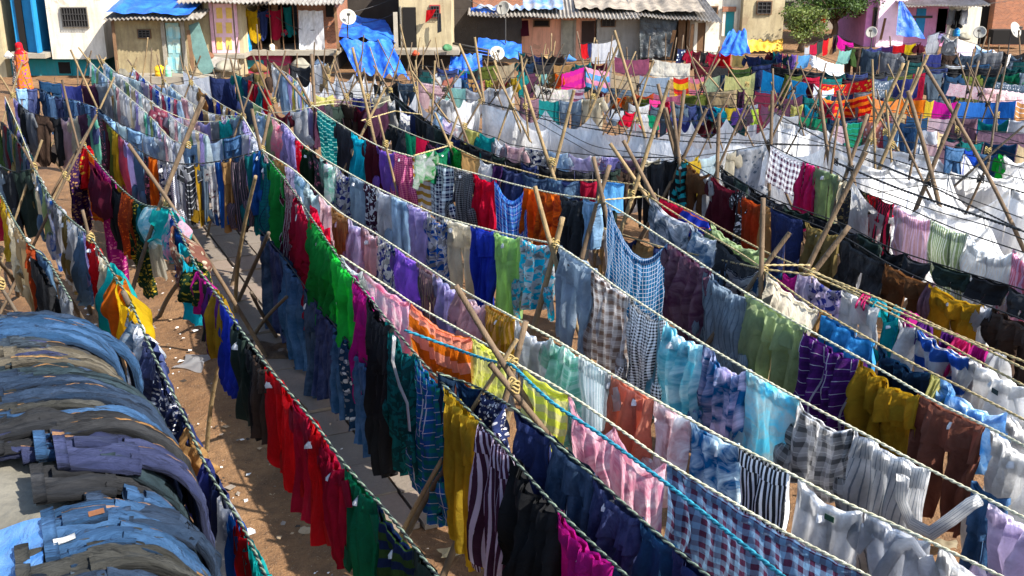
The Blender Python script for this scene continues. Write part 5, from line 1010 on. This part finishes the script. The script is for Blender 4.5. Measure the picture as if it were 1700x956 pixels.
h18 = house('house', 52, 240, 'dark upper storey behind the stained shed'); pb(h18, 'wall', 176, 302, -80, 60, 46, 4, 'dwall', zlo=0)
h19 = house('house', 52, 520, 'dark brown upper storey behind the open shop'); pb(h19, 'wall', 400, 560, -80, 40, 48, 4, 'dwall', zlo=0)
far('K2', [(182, -14), (230, -14), (296, -14)], None, 'the rope above the stained shed', 'thin rope above the stained shed roof', z0=2.64)
fill('K2', 1, 186, 292, 'te salmon,te grey,sh black pin white,te dark_grey,te slate', .5, .8, .62, 72)
far('K3', [(1570, 14), (1590, 15), (1612, 13)], '1576 1586 te grey;1587 1597 te black;1598 1608 te light_grey', 'the porch rope', 'thin rope on the white fronted house', z0=1.6)

# dishes, drums
def dish(px, py, rp, Y, tilt, label):
    c = fx(px, py, Y); rad = rp/FPX*Y*1.0; o = empty('satellite_dish', c); wh = plain('dish_white', '9a968c', .5, .3); V = []; n = 24; k = 6
    d = np.array([math.sin(tilt), -.8, .45]); d /= np.linalg.norm(d); a = np.cross(d, [0, 0, 1.]); a /= np.linalg.norm(a); b = np.cross(a, d)
    for sh in (0, .02):
        for j in range(k+1):
            q = j/k
            for i in range(n): V.append(c+rad*q*(a*math.cos(6.2832*i/n)+b*math.sin(6.2832*i/n))+d*(.25*rad*q*q-sh))
    F = [(s*(k+1)*n+j*n+i, s*(k+1)*n+j*n+(i+1) % n, s*(k+1)*n+(j+1)*n+(i+1) % n, s*(k+1)*n+(j+1)*n+i) for s in (0, 1) for j in range(k) for i in range(n)]
    F += [(k*n+i, k*n+(i+1) % n, (k+1)*n+k*n+(i+1) % n, (k+1)*n+k*n+i) for i in range(n)]
    build('reflector', V, F, wh, o); m_ = MB(); e = c+d*rad*.9; m_.tube([c-b*rad*.9+d*.2*rad, e], .015, 6); m_.box(e[0]-.05, e[0]+.05, e[1]-.05, e[1]+.05, e[2]-.04, e[2]+.04); m_.build('feed_arm', M['pipe'], o)
    m_ = MB(); m_.tube([c-d*.03, c-d*.15, c-d*.15-np.array([0, 0, 1.2])], .025, 6); m_.build('mast', M['pipe'], o); tag(o, label, 'satellite dish')
dish(577, 29, 13.5, 39.0, .25, 'white satellite dish above the sagging blue tarpaulin roof'); dish(836, 14, 12, 41.2, -.5, 'satellite dish in front of the brick upper wall'); dish(825, 89, 12, 39, .2, 'satellite dish low beside the blue tarpaulin patch')
dish(1447, 54, 9.5, 44, -.5, 'small dish left of the pink house'); dish(1627, 54, 10, 44, -.6, 'dish in front of the dark covered porch'); dish(1684, 50, 13, 44, .6, 'dish partly cut off by the right edge')
def drum(px, yb, w, h, Y, hexc, label, cat='barrel', nm='water_drum'):
    b = fx(px, yb, Y); r_ = w/2/FPX*Y; H = h/FPX*Y; o = empty(nm, b); m_ = MB(); prof = [(0, .92), (.04, 1), (.3, 1), (.33, 1.05), (.36, 1), (.63, 1), (.66, 1.05), (.69, 1), (.9, .97), (.96, .8), (1.0, .5)]
    m_.tube([b+np.array([0, 0, H*f]) for f, _ in prof], [r_*k for _, k in prof], 18); m_.build('body', plain('plastic_'+hexc, hexc, .45, .2), o, smooth=True)
    m_ = MB(); m_.tube([b+np.array([0, 0, H*1.0]), b+np.array([0, 0, H*1.08])], r_*.55, 14); m_.build('lid', plain('plastic_'+hexc, hexc), o, smooth=True); tag(o, label, cat)
drum(266, 128, 16, 18, 36.5, 'd9a21c', 'round yellow water drum on the terrace of the stained shed'); drum(280, 127, 10, 17, 36.4, '7fc9a0', 'mint green can beside the yellow drum'); drum(412, 88, 13, 32, 38.8, '1f7dbb', 'blue barrel at the left end of the open shop')
drum(1588, 60, 9, 12, 46.5, '1f7dbb', 'blue can by the white fronted house'); drum(452, 86, 9, 12, 38.8, 'd8cdb4', 'cream pot on the shop floor'); 
# clutter along the house fronts
def sack(px, py, w_, h_, Y, mat, lab):
    b = fx(px, py, Y); V = []; n = 14; k = 8
    for j in range(k+1):
        q = j/k; rr_ = w_/2*(math.sin(math.pi*(.12+.83*q))**.55)*(1-.25*q)
        for i in range(n): a_ = 6.2832*i/n; f_ = 1.1+.3*math.sin(2*a_+px)+.16*math.sin(3*a_+px)+.1*math.sin(5*a_+j); V.append((b[0]+rr_*f_*math.cos(a_), b[1]+rr_*.8*f_*math.sin(a_), b[2]+h_*.62*q*(1+.25*math.sin(2*a_+px*2))))
    F = [(j*n+i, j*n+(i+1) % n, (j+1)*n+(i+1) % n, (j+1)*n+i) for j in range(k) for i in range(n)]+[tuple(range(n)), tuple(k*n+i for i in range(n))]
    tag(build('sack', V, F, mat), lab, 'sack')
for px, py, w_, h_, Y, hx, lab in [(205, 129, .5, .4, 36.6, '6a6558', 'grey sack slumped at the left end of the stained shed terrace'), (222, 128, .35, .3, 36.6, '5b6f9a', 'small blue sack on the stained shed terrace'), (325, 128, .5, .45, 36.7, '7a6c54', 'tan sack at the right end of the stained shed terrace'), (345, 98, .4, .35, 37.3, '6a4632', 'brown sack under the pink and yellow door step'),
    (378, 118, .7, .5, 36.9, '8c8574', 'pale sack leaning on the beige house plinth'), (430, 120, .6, .5, 38.2, '74552f', 'brown sack before the maroon shop wall'), (500, 118, .7, .6, 38.3, '857f70', 'pale bundle under the brick room'), (530, 116, .6, .5, 38.2, '45566b', 'slate bundle under the brick room'), (690, 92, .3, .25, 39.0, 'c24a2c', 'orange sack on the cream house balcony'),
    (742, 84, .3, .3, 39.0, '3f6b48', 'green sack on the cream house balcony'), (905, 104, .5, .4, 41.2, '8a6f4a', 'tan sack by the salmon wall'), (945, 102, .4, .35, 41.2, '3b6ea8', 'blue sack by the grey shed door'), (1180, 100, .5, .4, 41.4, 'b4a688', 'pale sack at the right corner of the long shed'), (15, 96, .3, .3, 37.0, 'e0dcd0', 'white bundle beside the blue doorway'), (1560, 66, .4, .35, 46.5, '6d6a90', 'mauve bundle by the teal door'), (1600, 66, .5, .4, 46.5, '8d8878', 'grey bundle below the white front wall')]:
    sack(px, py, w_, h_, Y, plain('sack_'+hx, hx, .9, .4), lab)
def plank(x0, y0, x1, y1, Y, w_, mat, lab, cat='plank', nm='plank'):
    a_ = fx(x0, y0, Y); b_ = fx(x1, y1, Y-.4); d_ = b_-a_; d_ /= np.linalg.norm(d_); s_ = np.cross(d_, [0, 1., 0]); s_ /= np.linalg.norm(s_); V = [p_+s_*w_*k_/2+np.array([0, o_, 0]) for o_ in (0, .03) for p_ in (a_, b_) for k_ in (-1, 1)]
    tag(build(nm, V, [(0, 1, 3, 2), (4, 6, 7, 5), (0, 2, 6, 4), (1, 5, 7, 3), (0, 4, 5, 1), (2, 3, 7, 6)], mat, smooth=False), lab, cat)
plank(312, 50, 322, 128, 37.0, .12, M['wood'], 'grey plank leaning right of the faded blue door'); plank(318, 40, 345, 122, 37.3, .5, plain('green_net', '5c7a74', .8, .5), 'torn green net stretched beside the faded blue door', 'net', 'net'); plank(372, 96, 366, 114, 37.4, .9, M['tin'], 'tin sheet leaning below the pink and yellow door', 'tin sheet', 'tin_sheet')
plank(656, 20, 658, 84, 39.8, .15, M['concrete'], 'grey drain pipe at the left corner of the cream house', 'drain pipe', 'drain_pipe'); plank(186, 30, 196, 128, 37.0, .1, M['wood'], 'crooked plank at the left corner of the stained shed'); plank(1110, 98, 1120, 50, 42.1, .14, M['wood'], 'plank leaning on the black tarpaulin wall'); plank(1146, 98, 1150, 40, 42.1, .12, M['wood'], 'pale plank leaning left of the timber shed door')
plank(870, 34, 872, 60, 42.2, .3, cloth('maroon'), 'maroon cloth hanging at the left end of the salmon wall', 'cloth', 'cloth'); plank(1462, 66, 1470, 30, 46.6, .1, M['wood'], 'plank leaning on the magenta side wall'); plank(556, 12, 562, 84, 39.0, .1, M['wood'], 'post leaning at the right side of the brick room')
# extra dense rows far behind
for i, (pts, sp, L_, z_) in enumerate([
 ([(60, 132), (120, 140), (190, 136)], 'te indigo,te white,te denim_blue,te plum,te grey', .7, 2.1), ([(185, 118), (260, 140), (330, 130)], PALE, .7, 2.1), ([(300, 116), (370, 128), (440, 118)], 'te khaki,te white,te navy,te dark_green,te beige,te charcoal', .7, 2.1),
 ([(440, 98), (500, 108), (548, 104)], 'te dark_brown,te beige,te charcoal,te white,te maroon', .7, 2.1), ([(556, 134), (610, 138), (700, 132)], 'te white,te light_grey,te black,te slate', .7, 2.1), ([(690, 108), (770, 114), (860, 102)], 'te teal,te beige,te black,te salmon,te olive,te navy', .75, 2.1),
 ([(690, 134), (770, 146), (860, 142)], 'te white,te white,te tan,te mint,te pale_pink', .6, 2.1), ([(860, 100), (930, 106), (1020, 100)], 'te dark_denim,te black,te tan,te maroon,te teal,te cream', .7, 2.1), ([(860, 158), (930, 166), (1010, 160)], 'te grey_blue,te mauve,te cream,te teal,te maroon', .7, 2.1),
 ([(1010, 146), (1120, 156), (1240, 148)], 'te plum,te beige,te rust,te olive,te rose,te slate', .8, 2.1), ([(1040, 170), (1150, 176), (1262, 172)], 'te slate,te white,te dark_teal,te maroon,te indigo', .8, 2.1), ([(1250, 150), (1350, 158), (1470, 150)], 'te plum,te teal,te grey,te wine,te navy', .8, 2.1),
 ([(1280, 186), (1380, 196), (1500, 190)], 'te rose,te slate,te light_grey,te emerald,te pale_pink,te denim_blue', .8, 2.1), ([(1470, 186), (1580, 196), (1710, 196)], 'te denim_blue,te beige,te mauve,te teal,te pale_pink,te light_grey', .8, 2.1), ([(1300, 122), (1420, 130), (1540, 120)], 'te crimson,te navy,te olive,te teal,te maroon', .7, 2.1),
 ([(1500, 100), (1600, 108), (1710, 100)], 'te denim_blue,te white,te dark_teal,te slate,te black', .7, 2.1), ([(1150, 104), (1220, 112), (1300, 104)], 'te black,te navy,te moss,te maroon', .7, 2.1), ([(1400, 74), (1500, 88), (1710, 84)], 'te slate,te dark_brown,te indigo,te grey,te black', .7, 2.1), ([(1560, 226), (1640, 236), (1740, 240)], 'te denim_blue,te mauve,te beige,te teal', .8, 2.1)]):
    nm = 'the dense far row by the '+['woman', 'stained shed', 'beige house', 'open shop', 'draped tarpaulin', 'dark shed', 'small white row', 'salmon wall', 'large cream cloth', 'beige sheets', 'small navy clothes', 'large blue sheet', 'green knitted cloth', 'orange sheets', 'red sari', 'covered porch', 'yellow tarpaulin', 'pink house', 'dusty pink sheet'][i]
    far('X%d' % i, pts, None, nm, 'thin rope of '+nm[4:], sag=.15, z0=z_); fill('X%d' % i, 1, pts[0][0]+3, pts[-1][0]-3, sp, .4, .6, L_, 100+i, vary=True)
# garlands of wire
for i, (p, q, s, lb) in enumerate([((425, 8, 39), (660, -6, 41), .5, 'drooping black wire from the shop roof to the cream house'), ((425, 30, 39), (600, 40, 40), .3, 'slack wire in front of the white curtain'), ((440, 12, 39), (560, 36, 39), .5, 'thin wire below the shop roof'), ((600, 38, 41), (700, -8, 40), .2, 'wire rising to the cream house'), ((745, -20, 41), (930, 30, 42), .4, 'wire across the dark shed'), ((1290, 10, 47), (1480, -6, 47), .3, 'wire crossing the tree'), ((1500, 6, 45), (1700, -4, 46), .2, 'wire over the tin porch roof')]):
    a = fx(*p); b = fx(*q); m_ = MB(); m_.tube([a+(b-a)*f-np.array([0, 0, 4*s*f*(1-f)]) for f in np.linspace(0, 1, 20)], .012, 5); o = m_.build('wire', M['pipe'], smooth=True); tag(o, lb, 'wire', 'overhead wires')

# ------------------------------------------------------------------ tree and bush
def tree(px, pyb, Y, rad, hgt, zc, name, label, nl, seed, leafc, sq=.8):
    base = fx(px, pyb, Y); base[2] = 0; r = random.Random(seed); o = empty(name, base); tb = MB(); C0 = base+np.array([0, 0, zc])
    tb.tube([base, base+np.array([.08, .05, zc*.4]), base+np.array([-.05, .1, zc*.8])], [.16, .12, .09], 9)
    tips = []
    for k in range(26):
        a = r.uniform(0, 6.28); e = r.uniform(-.35, 1.3); q = r.uniform(.55, 1.0)
        tip = C0+np.array([math.cos(a)*math.cos(e)*rad*q, math.sin(a)*math.cos(e)*rad*q, math.sin(e)*rad*sq*q]); st_ = base+np.array([0, .05, zc*r.uniform(.45, .8)])
        mid = (st_+tip)/2+np.array([r.uniform(-.2, .2), r.uniform(-.2, .2), r.uniform(0, .25)]); tb.tube([st_, mid, tip], [.05, .03, .012], 5); tips += [(tip, r.uniform(.3, .62)*rad*.62), (mid, rad*.3)]
    tb.build('trunk', plain('bark', '5d4a38', .9, .5), o, smooth=True)
    V = []; F = []; mi = []
    for k in range(nl):
        tip, cr = tips[r.randrange(len(tips))]
        d = np.array([r.gauss(0, 1) for _ in range(3)]); d /= np.linalg.norm(d); p = tip+d*cr*(r.random()**.45)*np.array([1, 1, .75])
        L = r.uniform(.07, .15); ax = np.array([r.gauss(0, 1), r.gauss(0, 1), r.gauss(-.3, .7)]); ax /= np.linalg.norm(ax); bx = np.cross(ax, [r.gauss(0, 1), r.gauss(0, 1), r.gauss(0, 1)]); bx /= np.linalg.norm(bx)+1e-6
        b0 = len(V); V += [p, p+ax*L*.5+bx*L*.28, p+ax*L, p+ax*L*.5-bx*L*.28]; F.append((b0, b0+1, b0+2, b0+3)); mi.append(r.choice([0, 0, 1, 2]))
    def leafm(nm, hx):
        nt = NT(nm); d = nt.n('ShaderNodeBsdfPrincipled', Roughness=.6); d.inputs['Base Color'].default_value = lin(hx); t = nt.n('ShaderNodeBsdfTranslucent'); t.inputs['Color'].default_value = lin(hx); ms = nt.n('ShaderNodeMixShader'); ms.inputs[0].default_value = .35
        nt.l(d.outputs[0], ms.inputs[1]); nt.l(t.outputs[0], ms.inputs[2]); nt.l(ms.outputs[0], nt.out.inputs[0]); return nt.m
    build('crown', V, F, [leafm(name+'_leaf_%d' % i, h) for i, h in enumerate(leafc)], o, smooth=False, mi=mi); tag(o, label, 'tree')
tree(1382, 75, 48, 2.3, 5, 1.6, 'leafy_tree', 'green leafy tree between the cream house and the pink house', 14000, 3, ('3f5722', '55702a', '2f4420'))
tree(1330, 72, 45, 1.1, 2.5, .95, 'bushy_tree', 'lower yellowish bush at the left foot of the leafy tree', 4000, 5, ('5c6a2c', '6c7834', '465424'))
vsheet('cloth', fx(1361, 24, 45), fx(1371, 23, 45), fx(1362, 36, 45), fx(1370, 38, 45), cloth('red'), 'small red cloth caught in the leafy tree', 'cloth', 8, 8, .04, 3)

# ------------------------------------------------------------------ woman in a sari at far left
def person():
    g = atz(44, 156, 0); o = empty('person', g); tag(o, 'woman in red headscarf and orange and purple sari standing at far left', 'person')
    J = {'pel': (0, 0, .84), 'bel': (0, .01, .98), 'che': (0, .03, 1.17), 'nk': (0, -.01, 1.32), 'chin': (-.01, -.05, 1.37), 'hd': (-.015, -.04, 1.46), 'top': (-.015, -.03, 1.53), 'shl': (-.14, .02, 1.27), 'ell': (-.2, -.02, 1.03), 'wrl': (-.13, -.2, .93), 'hdl': (-.1, -.27, .93),
         'shr': (.14, .02, 1.27), 'elr': (.2, -.03, 1.03), 'wrr': (.13, -.2, .95), 'hdr': (.1, -.27, .96), 'hpl': (-.09, 0, .8), 'knl': (-.1, -.04, .45), 'anl': (-.1, 0, .07), 'tol': (-.1, -.15, .03), 'hpr': (.09, 0, .8), 'knr': (.1, -.02, .45), 'anr': (.1, .03, .07), 'tor': (.11, -.12, .03)}
    Rd = dict(pel=.13, bel=.115, che=.12, nk=.045, chin=.06, hd=.085, top=.055, shl=.055, ell=.038, wrl=.026, hdl=.03, shr=.055, elr=.038, wrr=.026, hdr=.03, hpl=.09, knl=.058, anl=.036, tol=.03, hpr=.09, knr=.058, anr=.036, tor=.03)
    E = [('pel', 'bel'), ('bel', 'che'), ('che', 'nk'), ('nk', 'chin'), ('chin', 'hd'), ('hd', 'top'), ('che', 'shl'), ('shl', 'ell'), ('ell', 'wrl'), ('wrl', 'hdl'), ('che', 'shr'), ('shr', 'elr'), ('elr', 'wrr'), ('wrr', 'hdr'), ('pel', 'hpl'), ('hpl', 'knl'), ('knl', 'anl'), ('anl', 'tol'), ('pel', 'hpr'), ('hpr', 'knr'), ('knr', 'anr'), ('anr', 'tor')]
    ks = list(J); me = bpy.data.meshes.new('body'); me.from_pydata([J[k] for k in ks], [(ks.index(a), ks.index(b)) for a, b in E], []); me.materials.append(plain('skin', '7a4a30', .6, .15))
    b = bpy.data.objects.new('body', me); col.objects.link(b); b.parent = o; b.modifiers.new('skin', 'SKIN')
    for i, k in enumerate(ks): me.skin_vertices[0].data[i].radius = (Rd[k], Rd[k]); me.skin_vertices[0].data[i].use_root = (k == 'pel')
    sb = b.modifiers.new('sub', 'SUBSURF'); sb.levels = 1; sb.render_levels = 2
    def loft(name, prof, mat, nf=9, amp=.012, n=36):
        V = []; U = []
        for j, (z, rx, ry, cx, cy) in enumerate(prof):
            for i in range(n):
                a = 6.2832*i/n; k = 1+amp/max(rx, .05)*math.sin(nf*a+z*2); V.append((g[0]+cx+rx*k*math.cos(a), g[1]+cy+ry*k*math.sin(a), z)); U.append((i/n, z))
        m = len(prof); F = [(j*n+i, j*n+(i+1) % n, (j+1)*n+(i+1) % n, (j+1)*n+i) for j in range(m-1) for i in range(n)]; return build(name, V, F, mat, o, U)
    loft('sari', [(.04, .25, .24, 0, 0), (.3, .22, .2, 0, 0), (.6, .2, .18, 0, 0), (.85, .19, .16, 0, 0), (1.0, .165, .14, 0, 0), (1.15, .18, .15, 0, .01), (1.27, .19, .12, 0, .02), (1.33, .1, .09, 0, 0)], cloth('orange', 'pr', 'purple', .15))
    loft('headscarf', [(1.24, .2, .15, 0, .02), (1.32, .12, .12, -.01, .01), (1.4, .105, .1, -.015, .0), (1.48, .108, .105, -.015, -.02), (1.55, .085, .085, -.015, -.02), (1.585, .03, .03, -.015, -.02)], cloth('red', 'pr', 'crimson', .2), 5, .006)
person()
vsheet('cloth', fx(20, 92, 36), fx(32, 92, 36), fx(20, 140, 36), fx(33, 142, 36), cloth('dark_brown', 'pr', 'white'), 'dark cloth bundle hanging beside the woman at far left', 'cloth', 10, 14, .05, 21)

# sleeves that swing back up to a rope, and sewn labels
def onplane(rp, px, py, x, off=.05):
    s_ = rp.x_at(x); p = rp.at(np.array([s_]))[0]; q = rp.at(np.array([s_+.05]))[0]; d = q-p; d[2] = 0; d /= np.linalg.norm(d); n = np.array([-d[1], d[0], 0])
    if n @ (EYE-p) < 0: n = -n
    rr = ray(px, py); return EYE+rr*(((p+n*off-EYE) @ n)/(rr @ n)), n
def find(key, x):
    rp = ROPES[key]; s_ = rp.x_at(x); return min(rp.g, key=lambda g: abs(g['s']-s_))
for key, x, pts, rad in (('L8', 1480, [(1500, 790), (1497, 830), (1512, 868), (1545, 885), (1580, 862), (1612, 838), (1628, 830)], .055), ('L7', 1480, [(1450, 975), (1468, 940), (1492, 905), (1515, 900), (1532, 925)], .045),
                    ('L4', 665, [(655, 560), (652, 600), (663, 640), (676, 670), (680, 715)], .035)):
    g = find(key, x); rp = ROPES[key]; P3 = []; n = None
    for a, b in pts: p, n = onplane(rp, a, b, x, .09); P3.append(p)
    t3 = flat_tube(P3, [rad*(1-.35*i/len(P3)) for i in range(len(P3))], 10, .3, n[:2]); build('sleeve', t3[0], t3[1], cloth(g['c'] if key != 'L4' else 'white', g['pat'] if key == 'L8' else '', g['c2']), g['o'], t3[2])
for key, x, px, py, hx, w_ in (('L7', 1380, 1377, 860, '1f3f2c', .07), ('L11', 1660, 1652, 650, '26302e', .07), ('L8', 950, 944, 440, '30343a', .04)):
    g = find(key, x); p, n = onplane(ROPES[key], px, py, x, .07); d = np.array([n[1], -n[0], 0]); V = [p+d*a*w_*.5+np.array([0, 0, b*w_*.28])+n*c for c in (0, .004) for a, b in ((-1, -1), (1, -1), (1, 1), (-1, 1))]
    build('neck_label', V, [(0, 1, 2, 3), (7, 6, 5, 4), (0, 4, 5, 1), (1, 5, 6, 2), (2, 6, 7, 3), (3, 7, 4, 0)], plain('label_'+hx, hx), g['o'], smooth=False)

# ------------------------------------------------------------------ names and labels
ORD = ['first', 'second', 'third', 'fourth', 'fifth', 'sixth', 'seventh', 'eighth', 'ninth', 'tenth', 'eleventh', 'twelfth', 'thirteenth', 'fourteenth', 'fifteenth', 'sixteenth', 'seventeenth', 'eighteenth', 'nineteenth', 'twentieth']
def desc(g):
    p = PATW[g['pat']] if g['pat'] not in ('dn',) else ''
    if g['pat'] == 'dn' and g['word'] == 'jeans': p = ''
    if g['pat'] and g['pat'] not in ('dn', 'cm', 'td') and g['c2'] != g['c']: return ' '.join(x for x in (cname(g['c']), 'and', cname(g['c2']), p, g['word']) if x)
    return ' '.join(x for x in (cname(g['c']), p, g['word']) if x)
seen = {}
CATS = {'sh': 'shirt', 'ku': 'shirt', 'te': 't-shirt', 'ta': 'tank top', 'tr': 'trousers', 'je': 'jeans', 'so': 'shorts', 'sw': 'sheet', 'pk': 'sheet', 'to': 'towel', 'sa': 'sari', 'sc': 'scarf'}
GRP = {'sh': 'shirts hung along the ropes', 'ku': 'shirts hung along the ropes', 'te': 't-shirts hung along the ropes', 'ta': 't-shirts hung along the ropes', 'tr': 'trousers hung along the ropes', 'je': 'jeans hung along the ropes', 'so': 'shorts hung along the ropes',
 'sw': 'sheets hung along the ropes', 'pk': 'sheets hung along the ropes', 'to': 'towels hung along the ropes', 'sa': 'saris hung along the ropes', 'sc': 'scarves draped over the ropes'}
ww = lambda s: len(s.split())
for rp in ROPES.values():
    gs = sorted(rp.g, key=lambda g: g['s'])
    for i, g in enumerate(gs):
        same = [h for h in gs if desc(h) == desc(g)]
        d = desc(g)
        if len(same) == 1: lab = '%s on %s' % (d, rp.name)
        else:
            nb = [cname(gs[j]['c'])+' '+gs[j]['word'] for j in (i-1, i+1) if 0 <= j < len(gs)]
            lab = '%s, %s of %s along %s' % (d, ORD[min(19, same.index(g))], {2: 'two', 3: 'three', 4: 'four', 5: 'five', 6: 'six', 7: 'seven', 8: 'eight'}.get(len(same), 'many'), rp.name)
            if ww(lab) <= 9 and nb: lab += ', beside a '+nb[0] if 'trousers' not in nb[0] and 'jeans' not in nb[0] and 'shorts' not in nb[0] else ', beside '+nb[0]
        while ww(lab) > 16: lab = ' '.join(lab.split()[:16])
        if lab in seen: lab = lab.replace(' along ', ' by ').replace(' on ', ' hanging on ')
        seen[lab] = 1; tag(g['o'], lab, CATS[g['kind']], GRP[g['kind']])
def near(p, n=2):
    best = sorted(ALL, key=lambda g: np.linalg.norm(g['rope'].at(np.array([g['s']]))[0]-p)); out = []
    for g in best:
        d = cname(g['c'])+' '+g['word']
        if d not in out: out.append(d)
        if len(out) == n: break
    return out
used = {}
for (o, lo, hi, r_, mt, lb) in POLES:
    if mt == 9:
        nb = near(hi); lab = 'twine lashing on the poles by the %s and %s' % (nb[0], nb[1]); k = used.get(lab, 0); used[lab] = k+1
        if k: nb = near(hi, 4); lab = 'twine lashing on the poles between the %s and %s' % (nb[2], nb[3])
        tag(o, ' '.join(lab.split()[:16]), 'lashing', 'rope lashings on the bamboo poles'); continue
    P = lo+(hi-lo)*min(1, 2.0/max(.5, hi[2])); nb = near(P, 4); lean = hi[0]-lo[0]; wd = 'leaning right' if lean > .25 else 'leaning left' if lean < -.25 else 'upright'
    th = 'thick' if r_ > .033 else 'thin' if r_ < .022 else ''; c = ('pale', 'brown', 'grey')[mt]
    for a, b in ((0, 1), (0, 2), (1, 2), (0, 3), (1, 3), (2, 3)):
        lab = ' '.join(x for x in (th, c, 'bamboo pole', wd, 'by the', nb[a], 'and', nb[b]) if x)
        if lab not in used: break
    used[lab] = 1; tag(o, ' '.join(lab.split()[:16]), 'pole', 'bamboo poles holding the ropes')

# ------------------------------------------------------------------ camera, sun, sky
cam = bpy.data.cameras.new('camera'); cam.sensor_width = 36; cam.lens = FPX/1700*36; cam.clip_end = 1000; co = bpy.data.objects.new('camera', cam); col.objects.link(co)
co.location = (0, 0, CH); co.rotation_euler = (R(90)-PITCH, 0, 0); bpy.context.scene.camera = co
SUN_EL = R(43); sd = np.array([.84, -.54, 0]); sd /= np.linalg.norm(sd); dv = np.array([sd[0]*math.cos(SUN_EL), sd[1]*math.cos(SUN_EL), math.sin(SUN_EL)])
from mathutils import Vector
sl = bpy.data.lights.new('sun', 'SUN'); sl.energy = 5.0; sl.angle = R(.5); sl.color = (1, .95, .87); so = bpy.data.objects.new('sun', sl); col.objects.link(so); so.rotation_euler = Vector((-dv[0], -dv[1], -dv[2])).to_track_quat('-Z', 'Y').to_euler(); so.location = (0, 0, 20)
w = bpy.data.worlds.new('World'); bpy.context.scene.world = w; w.use_nodes = True; nt = w.node_tree; bg = nt.nodes['Background']; sky = nt.nodes.new('ShaderNodeTexSky'); sky.sky_type = 'NISHITA'; sky.sun_disc = False
sky.sun_elevation = SUN_EL; sky.sun_rotation = math.atan2(sd[0], sd[1]); nt.links.new(sky.outputs[0], bg.inputs[0]); bg.inputs[1].default_value = .15
sc = bpy.context.scene; sc.view_settings.view_transform = 'Standard'; sc.view_settings.look = 'None'; sc.view_settings.exposure = 1.45; sc.view_settings.gamma = 1; sc.view_settings.use_curve_mapping = False
sc.cycles.max_bounces = 8; sc.cycles.diffuse_bounces = 5; sc.cycles.transmission_bounces = 5
print('garments', len(ALL), 'poles', len(POLES), 'objects', len(bpy.data.objects))
